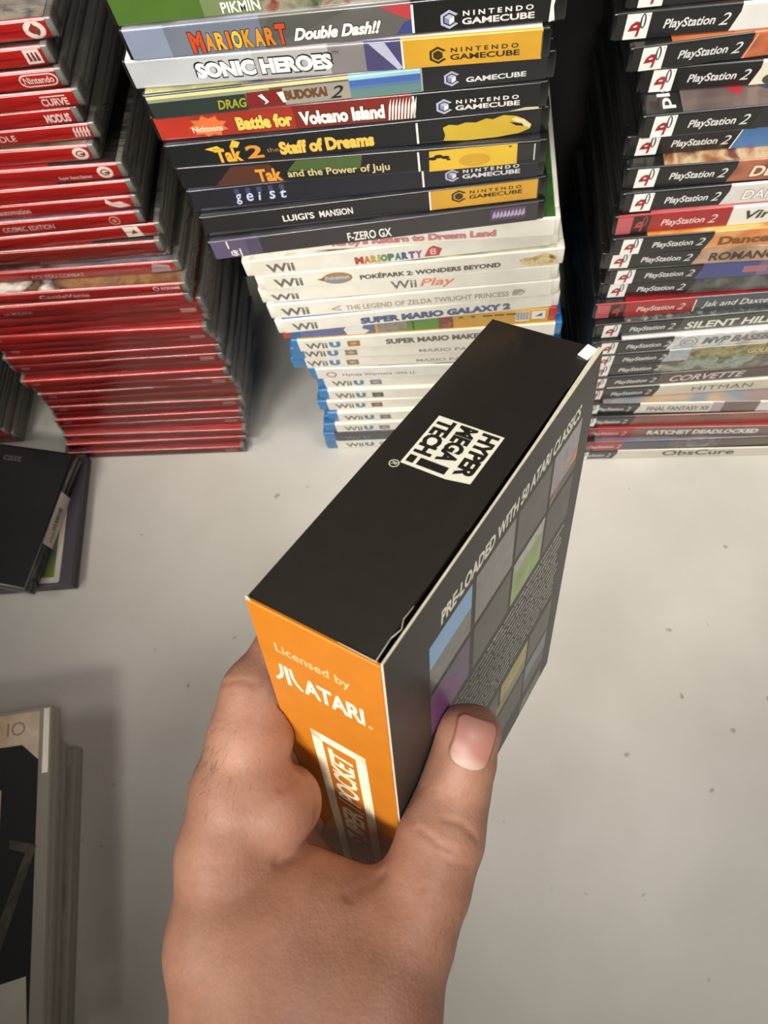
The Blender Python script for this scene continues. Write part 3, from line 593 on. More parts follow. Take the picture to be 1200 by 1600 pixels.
pc('P638', 'black-ended game case with a white spine and condensed black capitals, sixth from the bottom', [(102, (220, 216, 204)), (110, (176, 166, 170)), (136, (112, 92, 84)), (186, (210, 206, 198))], lambda p, t: p.text(F, 'FINAL FANTASY XII', 54, 100, .28*t, .7*t, pm((88, 84, 78)), .12, .02), x1=47, tail=(17, 42), cover=art('rust_blue_cover', [(150, 104, 66), (120, 130, 140), (176, 150, 120)]))
pc('P660', 'black-ended game case with plain red-brown spine, right stack near the table', [(186, art('red_clay_print', [(124, 62, 52), (140, 76, 62), (110, 66, 50)], 30))], None, x1=46, tail=(17, 42))
pc('P676', 'red-ended game case with white block capitals on brown, right stack', [(58, (130, 80, 66)), (186, (112, 84, 70))], lambda p, t: p.text(F, 'RATCHET DEADLOCKED', 60, 146, .3*t, .78*t, pm((226, 222, 214)), .12, .05, 1, .1), True, x1=48, tail=(12, 40))
pc('P697', 'red-ended game case with dark blue spine, second lowest of the right stack', [(80, (62, 64, 86)), (120, art('mixed_print', [(110, 106, 104), (70, 62, 58), (150, 140, 130)], 120)), (186, (84, 66, 54))], None, True, x1=42, tail=(12, 38), cover=art('blue_mauve_cover', [(80, 84, 110), (120, 116, 120)]))
pc('P710', 'black-ended game case with black wide lettering on cream, lowest of the right stack', [(186, (214, 208, 194))], lambda p, t: p.text(F, 'ObsCure', 78, 136, .3*t, .92*t, pm((54, 48, 42)), .12, .02), x1=40, tail=(14, 36))

# ------------------------------------------------------------------ the red stack on the left
GS = 'red game cases in the left stack'
RED = (168, 32, 29); redp = mat(RED, .32, .7, name='red_print'); pale = pm((226, 206, 198))
dull = mat((142, 40, 34), .34, .6, name='dull_red_print')
rim_glint = mat((236, 222, 214), .25, .6, name='painted_rim_glint'); rim_glint_dull = mat((196, 120, 110), .25, .6, name='painted_rim_glint_dull')  # pale strips paint the highlight of the clear plastic edge, dimmer for lower cases
def sc(key, label, draw=None, cover=None, base=None):
    def dr(p, t):
        p.rect(F, 2.6, 166.9, t-1.25, t-.8, rim_glint if key[0] == 's' else rim_glint_dull, .1)  # painted highlight line along the top front edge
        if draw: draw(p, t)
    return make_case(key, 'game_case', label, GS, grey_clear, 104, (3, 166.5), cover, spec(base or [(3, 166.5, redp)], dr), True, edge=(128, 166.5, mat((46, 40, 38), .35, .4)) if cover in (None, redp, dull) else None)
def oval(p, t, a, b, ra, rb):
    p.disc(F, a, b*t, ra, rb*t, pale, .1)
sc('s1', 'red game case with white oval mark, topmost of the left stack', lambda p, t: (oval(p, t, 160, .5, 5.2, .42), p.poly(F, [(157, .5*t), (160, .82*t), (162.5, .4*t), (161, .2*t), (159.5, .34*t)], pm((150, 60, 50)), .13), p.ring(F, 160, .5*t, 2.6, .2*t, .6, pm((120, 60, 50)), .14, 12)), art('grey_photo_cover', [(70, 72, 76), (128, 124, 120), (170, 160, 148), (44, 46, 50)], 60))
def d(p, t):
    p.poly(F, [(157, .16*t), (165, .16*t), (165, .86*t), (157, .86*t)], pale, .1)
    for k in range(3): p.poly(F, [(158.4+k*2, .28*t), (160+k*2, .3*t), (159.6+k*2, .74*t), (158.6+k*2, .7*t)], pm((120, 60, 54)), .13)
sc('s2', 'red game case with a small white square mark, second from top of the left stack', d)
def d(p, t):
    for a in (0,):
        n = 10; pts = [(150.5+3.6*math.cos(R_(90+18*i)), .5*t+3.4*math.sin(R_(90+18*i))) for i in range(11)]+[(162.8+3.6*math.cos(R_(-90+18*i)), .5*t+3.4*math.sin(R_(-90+18*i))) for i in range(11)]
        q = [(156.6+(x-156.6)*.93, .5*t+(y-.5*t)*.8) for x, y in pts]; N = len(pts)
        p.add([F.at(x, y, .12) for x, y in pts]+[F.at(x, y, .12) for x, y in q], [(i, (i+1) % N, N+(i+1) % N, N+i) for i in range(N)], pale)
    p.text(F, 'Nintendo', 149, 164.4, .34*t, .68*t, pale, .12, .02)
sc('s3', 'red game case with white word in a rounded frame, third in the left stack', d)
sc('s4', 'red game case with white capitals under a bar, fourth in the left stack', lambda p, t: (p.text(F, 'CURVE', 148.5, 162.5, .2*t, .6*t, pale, .12, .03), p.rect(F, 149, 162, .68*t, .74*t, pale, .12)))
sc('s5', 'red game case with jagged white capitals, fifth from top of the left stack', lambda p, t: p.text(F, 'MODUS', 151, 164.5, .2*t, .68*t, pale, .12, .04, 1, .1))
def d(p, t):
    p.text(F, 'INDLE', 110, 125, .3*t, .66*t, pale, .12, .01)
    for k in range(5): p.poly(F, [(157+k*1.8, .2*t), (158+k*1.8, .26*t), (158.6+k*1.8, .86*t), (157.4+k*1.8, .7*t)], pale, .12)
    p.rect(F, 157, 166, .48*t, .56*t, pale, .12)
sc('s6', 'red game case with a scratchy white mark, sixth from top of the left stack', d)
def circ_mark(a):
    def d(p, t):
        oval(p, t, a, .48, 4.4, .38); p.ring(F, a, .48*t, 2.6, .2*t, .7, pm((110, 50, 44)), .13, 14); p.rect(F, a-.2, a+2, .4*t, .5*t, pm((110, 50, 44)), .14)
    return d
sc('s7', 'red game case with a white disc mark below a thin dark gap, left stack', circ_mark(161), art('dark_green_cover', [(60, 66, 44), (110, 104, 80), (150, 150, 150)], 50))
sc('s8', 'red game case jutting right with disc mark and small white words, left stack', lambda p, t: (circ_mark(158.5)(p, t), p.text(F, 'Super Rare Games', 131, 150, .14*t, .4*t, pale, .12, .01)), redp)
sc('s9', 'plain red game case under the one that juts out with a disc mark, left stack', None, redp)
def d(p, t):
    p.text(F, 'automation', 86, 105, .3*t, .66*t, pale, .12, .01); p.poly(F, [(151, .6*t), (152, .9*t), (155, .6*t), (160, .66*t), (165, .3*t), (158, .2*t), (153, .4*t)], pale, .12)
sc('s10', 'red game case with a white bird-like mark, left stack', d, redp)
sc('s11', 'red game case with small white capitals and a pale ring mark, left stack', lambda p, t: (p.text(F, 'COSMIC EDITION', 84, 116, .26*t, .6*t, pale, .12, .01), p.ring(F, 153, .46*t, 3.4, .32*t, .8, pm((214, 150, 140)), .12, 14), p.disc(F, 153, .46*t, 1.4, .12*t, pm((214, 150, 140)), .12)), art('mauve_grey_cover', [(70, 66, 90), (130, 120, 140), (110, 80, 80)], 40))
sc('s12', 'red game case jutting to the right with a white square label, left stack', lambda p, t: (p.poly(F, [(148, .1*t), (158, .1*t), (156, .92*t), (147, .92*t)], pm((230, 220, 206)), .1), p.poly(F, [(151, .3*t), (155, .36*t), (153, .7*t)], pm((150, 70, 60)), .13)), redp)
sc('s13', 'dull red game case directly under the one with the white square label', None, dull, [(3, 166.5, dull)])
sc('s14', 'dark red-brown game case with a long shine along its edge, left stack', lambda p, t: (p.disc(F, 156, .4*t, 3.4, .24*t, pm((150, 90, 84)), .1), p.text(F, 'EDITION', 86, 104, .2*t, .4*t, pm((180, 110, 100)))), dull, [(3, 166.5, mat((120, 44, 36), .34, .6))])
s15 = sc('s15', 'red game case with a blue-grey picture cover showing above its spine, left stack', lambda p, t: (p.text(F, 'ACE YOU COMBAT', 70, 106, .2*t, .5*t, pale, .12, .0), p.poly(F, [(150, .1*t), (163, .1*t), (163, .7*t), (153, .9*t)], pm((170, 140, 136)), .1)), art('blue_grey_photo', [(74, 80, 96), (120, 128, 140), (150, 150, 150), (60, 60, 74)], 36))
tt = POS['s15'][4]; k_ = MB(); k_.text(Frame((0, 0, tt), (1, 0, 0), (0, 1, 0), (0, 0, 1)), 'LONELY AIR RIDERS', 84, 120, 6, 12, pm((190, 190, 196)), .06); k_.build('picture_print', s15)
sc('s16', 'red game case with small white words below the one with the blue-grey cover', lambda p, t: (p.text(F, 'CastleVania', 70, 104, .3*t, .62*t, pale, .12, .01), p.ring(F, 149.5, .6*t, 2, .2*t, .7, pale, .12, 10), p.text(F, 'KONAMI', 153, 165, .46*t, .74*t, pale, .12, .02)), art('brown_photo_cover', [(90, 50, 34), (150, 110, 70), (60, 40, 34), (214, 206, 196)], 40))
sc('s17', 'red game case with a dark slit above its right half, left stack', lambda p, t: p.text(F, 'LA MULANA', 40, 60, .1*t, .36*t, pale, .12, .01), dull)
ORD = ['lowest', 'second lowest', 'third lowest', 'fourth lowest', 'fifth lowest', 'sixth lowest', 'seventh lowest', 'eighth lowest', 'ninth lowest', 'tenth lowest', 'eleventh lowest', 'twelfth lowest', 'thirteenth lowest', 'fourteenth lowest', 'fifteenth lowest', 'sixteenth lowest', 'seventeenth lowest', 'eighteenth lowest', 'nineteenth lowest', 'twentieth lowest']
for i in range(20):
    c = random.choice([(172, 34, 30), (160, 36, 32), (150, 34, 30), (166, 40, 34)]); m = mat(c, .32, .7)
    def d(p, t, i=i):
        if i % 3 == 0: p.rect(F, 152, 163, .3*t, .7*t, pm((200, 140, 130)), .1)
        if i % 2 == 0: p.rect(F, 8, 15, .36*t, .64*t, pm((190, 120, 112)), .1)
    sc('b%d' % i, 'red wrapped game case, %s of the left stack' % ORD[i], d, m if i not in (5, 6) else art('dark_gold_cover', [(60, 46, 24), (120, 96, 60)]), [(3, 166.5, m)])
# the next red stack, mostly outside the frame; raised higher to shade the table
GS2 = 'dark red game cases at the left border'
for i in range(20):
    POS['x%d' % i] = (-586-i*.6+random.uniform(-3, 3), 326+random.uniform(-3, 3), i*10.6, 0, 10.6, 170)
    make_case('x%d' % i, 'game_case', 'dark red game case at the left border behind the black case, %s' % ORD[i], GS2, grey_clear, 104, (3, 166.5), None, spec([(3, 166.5, dull)], None), False)

# ------------------------------------------------------------------ dark cases on the left
def flat_case(name, label, cat, group, corner, yaw, W, D, z0, t, shell, top=None, side=None, insert_name='cover_insert', cham=0):
    """case lying flat, described from its right front corner: W to the left, D to the back"""
    root = thing(name, (corner[0], corner[1], z0), yaw, label, cat, group)
    b = MB(); h = t/2
    b.rbox(-W, 0, 0, D, h+.2, t-.1, 1.1, shell); b.rbox(-W+.4, -.4, .3, D-.3, .1, h-.2, 1.1, shell); b.rbox(-W+1.5, -1.5, 1.5, D-1.5, h-.6, h+.6, .2, shell, False)
    b.build('case_shell', root)
    p = MB()
    if top: top(p, Frame((0, 0, t), (1, 0, 0), (0, 1, 0), (0, 0, 1)))
    if side: side(p, Frame((0, 0, 0), (0, 1, 0), (0, 0, 1), (1, 0, 0)), t)
    if top or side:
        po = p.build(insert_name, root)
        for nm, q in getattr(p, 'extra', []): q.build(nm, po)
    return root
violet_clear = clear_plastic('clear_violet_plastic', (118, 110, 120), .6, .25)
def top(p, fr): p.rect(fr, -128, -14, 4, 116, art('green_blue_insert', [(84, 104, 30), (110, 124, 50), (54, 60, 90), (60, 70, 110)], 16), .1); p.rect(fr, -16, -11, 4, 90, pm((190, 184, 168)), .12); p.rect(fr, -60, -12, 3, 8, pm((190, 186, 174)), .13)
flat_case('game_case', 'clear violet game case under the black case with the barcode', 'game case', 'cases left of the table middle', (-338, 181), R_(3), 142, 125, 0, 14.5, violet_clear, top)
def side(p, fr, t):
    st = MB(); p.extra = [('barcode_sticker', st)]; st.rect(fr, 42, 90, .2, t-.2, pm((200, 192, 176)), .12)
    x = 57
    random.seed(5)
    while x < 77:
        w = random.uniform(.4, 1.3); st.rect(fr, x, x+w, t*.34, t*.66, black, .16); x += w+random.uniform(.4, 1)
    for k in range(5): st.rect(fr, 46+k*2, 47.3+k*2, t*.3, t*.5, pm((110, 100, 90)), .16)
    p.rect(fr, 10, 22, t*.82, t*.9, pm((110, 108, 100)), .12); p.rect(fr, 98, 112, t*.82, t*.9, pm((120, 118, 112)), .12)
def top(p, fr): p.rect(fr, -138, -2, 2, 125, mat((15, 15, 17), .45, .2), .08); p.text(fr, 'cast', -66, -48, 112, 118, pm((84, 80, 74)), .12, .02)
flat_case('game_case', 'black game case with a barcode sticker on its side, left border', 'game case', 'cases left of the table middle', (-367.5, 172), R_(-10.5), 142, 127, 15, 17, mat((18, 18, 19), .3, .3), top, side, 'printed_cover')

# pile of clear cases at the lower left
milky = clear_plastic('milky_clear_plastic', (178, 172, 158), .35, .3)
GL = 'pale cases piled at the lower left'
PX_ = [(-288, -150, 0, R_(7), 'lowest'), (-292, -148, 14.6, R_(7.5), 'second lowest'), (-303, -136, 29.2, R_(8), 'third lowest')]
for i, (x, y, z, yw, od) in enumerate(PX_):
    def top(p, fr, i=i): p.rect(fr, -186, -3, 4, 186, art('pale_inlay', [(120, 114, 100), (150, 144, 130), (100, 96, 86)], 12), .05) if i < 2 else p.rect(fr, -10, -5, 150, 188, pm((96, 112, 46)), .08)
    flat_case('game_case', 'pale clear game case, %s in the pile at the lower left' % od, 'game case', GL, (x, y), yw, 135, 200 if i < 2 else 205, z, 14.4, milky, top)
def top(p, fr):
    p.rect(fr, -133, -9, 2, 182, mat((16, 14, 13), .75), .08); p.rect(fr, -133, -9, 182, 205, art('tan_band', [(150, 120, 88), (176, 146, 110), (160, 126, 96)], 50), .09)
    p.poly(fr, [(-9, 182), (-9, 170), (-22, 182)], pm((150, 118, 88)), .1); p.text(fr, 'IO', -34, -20, 189, 199, pm((104, 60, 40)), .12)
    p.rect(fr, -60, -36, 118, 152, pm((168, 126, 82)), .12); p.rect(fr, -60, -40, 90, 108, pm((170, 166, 156)), .12)
    p.poly(fr, [(-28, 118), (-8, 112), (-44, 12), (-54, 12), (-16, 108), (-28, 112)], art('grey_strap', [(70, 62, 52), (50, 44, 38), (86, 78, 66)], 60, .7, 0), .14)
    p.poly(fr, [(-60, 0), (-10, 2), (-12, 32), (-60, 24)], pm((176, 170, 156)), .14); p.rect(fr, -6, -1.5, 160, 206, pm((206, 198, 178)), .1)
flat_case('game_case', 'black-covered case with a tan band, topmost of the pile at the lower left', 'game case', GL, (-284, -131), R_(8), 140, 208, 43.8, 14.6, milky, top, None, 'printed_cover')

# ------------------------------------------------------------------ the box in the hand
BO, BU, BV, BW, BA, BB, BC = ((-19.405, 30.252, 448.293), (0.483226, 0.807009, -0.339455), (-0.87441, 0.464174, -0.141241), (-0.043584, -0.365074, -0.929958), 131.17, 38.25, 182.42)
carton = bpy.data.objects.new('product_box', None); COL.objects.link(carton)
carton.matrix_world = Matrix(((BU[0], BV[0], -BW[0], BO[0]*MM), (BU[1], BV[1], -BW[1], BO[1]*MM), (BU[2], BV[2], -BW[2], BO[2]*MM), (0, 0, 0, 1)))
tag(carton, 'black cardboard box with an orange end held up by the hand', 'box')
blk = mat((40, 36, 32), .42, .15, .05, 200, 'black_card', .35); blk2 = mat((52, 48, 45), .45, .1, .04, 200, 'black_card_back', .35); board = mat((214, 206, 182), .8, 0, .1, 300, 'raw_card_edge'); org = mat((196, 118, 25), .5, .1, .05, 120, 'orange_card')
b = MB(); b.rbox(.25, BA, 3.2, BB, -BC, -.5, .35, blk); b.rbox(.25, BA, .6, 3.6, -BC, -4.5, .3, blk); b.build('carton_body', carton)
# lid: slightly sunken top flap
b = MB(); b.rbox(.2, BA-.2, 2.3, BB-.05, -.5, 0, .22, blk)
for k in range(6): b.rbox(.2+k*(BA-.4)/6, .2+(k+1)*(BA-.4)/6, 2.15+.12*math.sin(k*2.1), 2.6, -.5, -.02, .1, blk)
TOPF = Frame((0, 0, 0), (-1, 0, 0), (0, -1, 0), (0, 0, 1))       # reads along -u, upwards along -v
lw = mat((236, 234, 214), .5, 0, .03)
pl = [(-79.3, -29.6), (-79.3, -22.4), (-77.6, -22.4), (-77.6, -15.4), (-79.4, -15.4), (-79.4, -9.2), (-60.6, -9.2), (-59.6, -8.8), (-58.2, -9.6), (-57.4, -16), (-57.4, -29.6), (-66.6, -29.6), (-67.2, -30.1), (-68, -29.6)]
lb = mat((34, 31, 27), .45, .1)
b.poly(TOPF, [(-79.4, -29.8), (-57.2, -29.8), (-57.2, -15.6), (-58.6, -9), (-79.4, -9)], lw, .03)
b.text(TOPF, 'HYPER', -78.6, -59.6, -15.1, -9.9, lb, .07, .05, .95); b.text(TOPF, 'MEGA', -78.6, -62.6, -22.2, -16.5, lb, .07, .05, .95); b.text(TOPF, 'TECH', -78.6, -62.6, -29, -23.4, lb, .07, .05, .95)
b.rect(TOPF, -61.4, -58.4, -25.6, -16.8, lb, .07); b.rect(TOPF, -61.4, -58.4, -28.9, -26.6, lb, .07)
b.ring(TOPF, -56, -31, 1.5, 1.5, .25, lw, .05, 18); b.text(TOPF, 'R', -56.6, -55.4, -31.8, -30.2, lw, .05)
b.poly(TOPF, [(-BA+.4, -7.5), (-BA+.5, -2.6), (-BA+6.5, -1.6), (-BA+6.5, -7)], mat((236, 234, 226), .7), .05) if False else None
b.build('top_flap', carton)
# back panel with its raw edge standing slightly proud of the lid
b = MB(); b.box(.1, BA, 0, .55, -BC, .35, board)
ed = [(k*BA/12, .1+random.uniform(-.12, .12)) for k in range(13)]
b.poly(Frame((0, 0, .35), (1, 0, 0), (0, 1, 0), (0, 0, 1)), [(0.1, 0), (BA, 0), (BA, 1.7), (BA*.8, 1.25), (BA*.62, .75), (BA*.4, .6), (0.1, .55)], board, .02)
BF = Frame((0, 0, 0), (1, 0, 0), (0, 0, 1), (0, -1, 0))          # a along u, b upwards (so b = -w)
b.rect(BF, .1, BA, -BC, .1, blk2, .04)
b.text(BF, 'PRE-LOADED WITH 50 ATARI CLASSICS', 26, 118, -17.6, -12.0, lw, .09, .035, 1, .12)
def pic(c, r_, m, lift=.07, cu=None):
    us = ((19.8, 43.4), (46, 71), (73, 97), (99, 121)); ws = ((20, 42), (44.5, 66.5), (117.5, 138), (141, 164))
    b.rect(BF, us[c][0], us[c][1], -ws[r_][1], -ws[r_][0], m, lift); return us[c], ws[r_]
g1 = mat((92, 88, 82), .4, .1, .1, 90); g2 = mat((82, 76, 72), .4, .1, .1, 90)
u_, w_ = pic(0, 0, art('screen_grey', [(70, 70, 74), (100, 96, 92), (60, 66, 80)], 160)); b.rect(BF, u_[0], u_[1], -30.5, -w_[0], mat((140, 178, 214), .4, .1), .1)
u_, w_ = pic(0, 1, mat((98, 82, 104), .4, .1)); b.poly(BF, [(u_[0], -66.5), (u_[0], -50), (28, -47.5), (36, -54), (38, -66.5)], mat((110, 66, 112), .4, .1), .1); 
pic(1, 0, art('screen_taupe', [(84, 78, 74), (104, 98, 92), (80, 86, 90)], 130)); pic(1, 1, g1)
pic(2, 0, g1); u_, w_ = pic(2, 1, mat((150, 170, 110), .4, .1, .2, 120)); b.rect(BF, u_[0], u_[1], -50, -w_[0], art('screen_white_grey', [(176, 176, 172), (120, 124, 110)], 260), .1)
u_, w_ = pic(3, 0, art('screen_dusk', [(88, 84, 100), (120, 112, 120), (74, 70, 84)], 160)); b.poly(BF, [(112, -37), (121, -31), (121, -37)], mat((214, 144, 90), .4), .1); b.rect(BF, 99, 121, -42, -38, g1, .1); b.poly(BF, [(99, -42), (107, -36), (108, -37), (101, -42)], mat((200, 140, 100), .4), .12)
pic(3, 1, g2)
pic(0, 2, g2); pic(1, 2, g1); u_, w_ = pic(2, 2, mat((176, 170, 104), .4, .1, .25, 120)); b.rect(BF, u_[0]-3, u_[1], -138, -131, mat((150, 144, 116), .4), .1)
pic(3, 2, g1); pic(1, 3, g2); pic(2, 3, g2); u_, w_ = pic(3, 3, mat((124, 132, 142), .4, .1)); b.rect(BF, u_[0], u_[1], -164, -154, g1, .1); pic(0, 3, g1)
# the block of very small print
random.seed(11); tiny = mat((214, 210, 198), .5)
names = ['asteroids', 'missile command', 'centipede', 'breakout', 'combat', 'outlaw', 'warlords', 'gravitar', 'adventure', 'lunar lander', 'tempest', 'canyon bomber', 'basketball', 'air sea battle', 'fire fighter']
for k in range(13):
    yb = -72.2-k*3.3
    b.text(BF, ', '.join(random.sample(names, 8)), 20.5, 121+random.uniform(-4, 0), yb, yb+2.1, tiny, .07, .03)
for k in range(4):
    x0 = 62 if k % 2 else 70; b.text(BF, ', '.join(random.sample(names, 6)), 99, 121, -174-k*2.3, -172.2-k*2.3, lw, .08, .03)
b.build('back_panel', carton)
# orange end
b = MB(); b.box(-.35, .25, .55, BB, -BC, .12, org)
OF = Frame((-.35, 0, 0), (0, -1, 0), (0, 0, 1), (-1, 0, 0))      # reads along -v
cw = mat((250, 238, 206), .55, 0, .02)
b.text(OF, 'Licensed by', -32.6, -10.2, -19.6, -14.6, mat((246, 212, 150), .55), .06)
for k, (q0, q1) in enumerate(((-34.6, -33.9), (-31.6, -30.6), (-28.6, -27.6))):
    pass
b.rect(OF, -31.6, -30.4, -33.8, -24.6, cw, .07)
for sgn in (-1, 1):
    c0 = -31+sgn*1.1; pts = [(c0, -24.6), (c0+sgn*.15, -29), (c0+sgn*1.0, -31.6), (c0+sgn*2.7, -33.8)]; w = .95
    b.add([OF.at(x, y, .07) for x, y in pts]+[OF.at(x+sgn*w, y+(.0 if i < 1 else .5), .07) for i, (x, y) in enumerate(pts)], [(i, i+1, 4+i+1, 4+i) if sgn < 0 else (i, 4+i, 4+i+1, i+1) for i in range(3)], cw)
b.text(OF, 'ATARI', -26, -7.2, -33.6, -25.4, cw, .07, .03, .95); b.ring(OF, -5.6, -33, .6, .6, .2, cw, .07, 10)
# framed word, reading upwards
o0, o1, wt, wb = -27.9, -9.2, -54.5, -172; fwid = 3.6
for a0, a1, b0, b1 in ((o0, o1, wt-fwid-.6, wt), (o0, o0+fwid, wb, wt), (o1-fwid, o1, wb, wt), (o0, o1, wb, wb+fwid)): b.rect(OF, a0, a1, b0, b1, cw, .06)
VF = Frame((-.35, 0, 0), (0, 0, 1), (0, 1, 0), (-1, 0, 0))       # a upwards (a = -w), letters' tops towards +v
b.text(VF, 'POCKET', -95.5, -61, 14.2, 22.8, cw, .07, .03, .95, .1); b.poly(VF, [(-99.6, 13.6), (-98.6, 13.6), (-96.6, 23.4), (-97.6, 23.4)], cw, .07); b.text(VF, 'SUPER', -131, -101, 14.2, 22.8, cw, .07, .03, .95, .1)
b.rect(OF, -BB, -.55, -.55, .12, mat((226, 160, 66), .6), .05)  # fold edge highlight painted as a paler orange band
b.build('orange_end', carton)
# torn paper corner standing up at the far end
b = MB(); 
vs = [(BA-7.5, 2.2, .15), (BA-2.0, 1.2, .9), (BA-1.6, 4.6, 1.5), (BA-6.6, 5.8, .5)]; b.add(vs+[(x, y, z-.25) for x, y, z in vs], [(0, 1, 2, 3), (7, 6, 5, 4), (0, 4, 5, 1), (1, 5, 6, 2), (2, 6, 7, 3), (3, 7, 4, 0)], mat((240, 238, 230), .7)); b.build('torn_paper', carton)
# crumpled fibres at the near corner
for (p0, p1, w) in (((.2, BB, .1), (-.4, BB-1.6, .35), .5), ((.1, 1.9, .1), (7, 2.1, .25), .14), ((7, 2.1, .2), (10, 1.2, .4), .16), ((10, 1.2, .3), (13, 2.3, .5), .1), ((12.6, 2.2, .4), (17, 2.0, .3), .09), ((.1, 1.4, .2), (.2, 12, .2), .12)):
    b = MB(); P0, P1 = Vector(p0), Vector(p1); dd = (P1-P0).normalized(); n1 = dd.cross(Vector((0, 0, 1))).normalized()*w; n2 = Vector((0, 0, w*.6))
    b.add([P0+n1, P0+n2, P0-n1, P0-n2, P1+n1*.6, P1+n2*.6, P1-n1*.6, P1-n2*.6], [(0, 1, 5, 4), (1, 2, 6, 5), (2, 3, 7, 6), (3, 0, 4, 7), (4, 5, 6, 7), (3, 2, 1, 0)], board); b.build('raw_card_fibre', carton)

# ------------------------------------------------------------------ the hand (one continuous surface out of a distance field, in box axes u, v, w)
HJ = {'arm': [([-90.0, 12.0, 142.0], 22), ([-150.0, -2.0, 204.0], 26), ([-250.0, -28.0, 292.0], 35)],
 'hair': [([-12.761, 49.848, 52.385], [-23.59, 49.375, 60.4], 45, 4.0, [-0.767, -0.092, 0.635]),
          ([-26.77, 48.394, 61.531], [-23.074, 41.286, 58.561], 20, 5.0, [-0.767, -0.092, 0.635]),
          ([-7.625, -25.427, 86.36], [-22.145, -28.833, 94.188], 26, 3.0, [-0.899, -0.028, 0.436])],
 'ix': [([-35.205, 37.809, 82.978], 13.5), ([-21.846, 42.34, 73.083], 12.8), ([-8.071, 45.32, 63.708], 12.0), ([1.668, 48.606, 57.246], 10.8), ([16.0, 47.6, 52.0], 9.4),
        ([27.0, 47.4, 53.0], 8.9), ([44.0, 46.6, 57.0], 8)],
 'lump': [([-15.456, 29.53, 81.958], 8.5)],
 'meta': [[([-35.205, 37.809, 82.978], 13.5), ([-53.059, 26.126, 94.681], 16), ([-69.836, 11.038, 107.401], 17), ([-90.0, 15.0, 134.0], 17)],
          [([-20.0, 43.0, 100.0], 13.5), ([-88.0, 16.0, 146.0], 17)], [([-10.0, 45.0, 116.0], 13), ([-86.0, 16.0, 152.0], 16)],
          [([-2.0, 46.0, 131.0], 12), ([-84.0, 14.0, 158.0], 15)]],
 'mi': [([-20.0, 43.0, 100.0], 13), ([10.0, 52.0, 72.0], 10.5), ([36.0, 48.0, 76.0], 9), ([54.0, 46.8, 82.0], 8)],
 'nail': [[22.424, -12.722, 63.563], [0.827, 0.097, -0.553], [0.348, -0.861, 0.37], [-0.441, -0.499, -0.746]],
 'nail_l': 7.2,
 'nail_w': 6.0,
 'palm': [([-18.162, 31.154, 76.305], 12.5, [-13.983, 31.657, 81.056], 11)],
 'pk': [([-2.0, 46.0, 131.0], 11.5), ([20.0, 50.0, 112.0], 8.6), ([36.0, 46.6, 115.0], 7.8), ([49.0, 45.4, 118.0], 7)],
 'ri': [([-10.0, 45.0, 116.0], 12.5), ([17.0, 52.0, 92.0], 10), ([40.0, 47.6, 96.0], 8.8), ([56.0, 46.6, 101.0], 7.8)],
 'th': [([26.614, -8.428, 70.339], 9.0), ([21.705, -9.197, 77.234], 9.6), ([13.711, -10.277, 85.28], 10.6), ([2.813, -12.502, 89.318], 12.2),
        ([-10.232, -14.323, 94.775], 12.6), ([-24.678, -15.216, 100.8], 14.0), ([-43.133, -16.71, 104.733], 17.5), ([-67.583, -23.123, 115.891], 20)],
 'tip': [([26.54, -5.64, 68.892], 7.4), ([29.893, -10.167, 70.144], 7.2)],
 'web': [([-23.0, 35.0, 116.0], 13.5, [-20.0, 8.0, 134.0], 13), ([-31.476, 14.951, 92.457], 14, [-23.427, -4.709, 99.654], 12),
         ([-44.463, 13.231, 97.815], 20, [-42.908, -11.293, 104.378], 20), ([-59.848, 5.408, 105.556], 24, [-58.533, -17.618, 111.494], 22)],
 'wrist': [-90.0, 12.0, 142.0]}
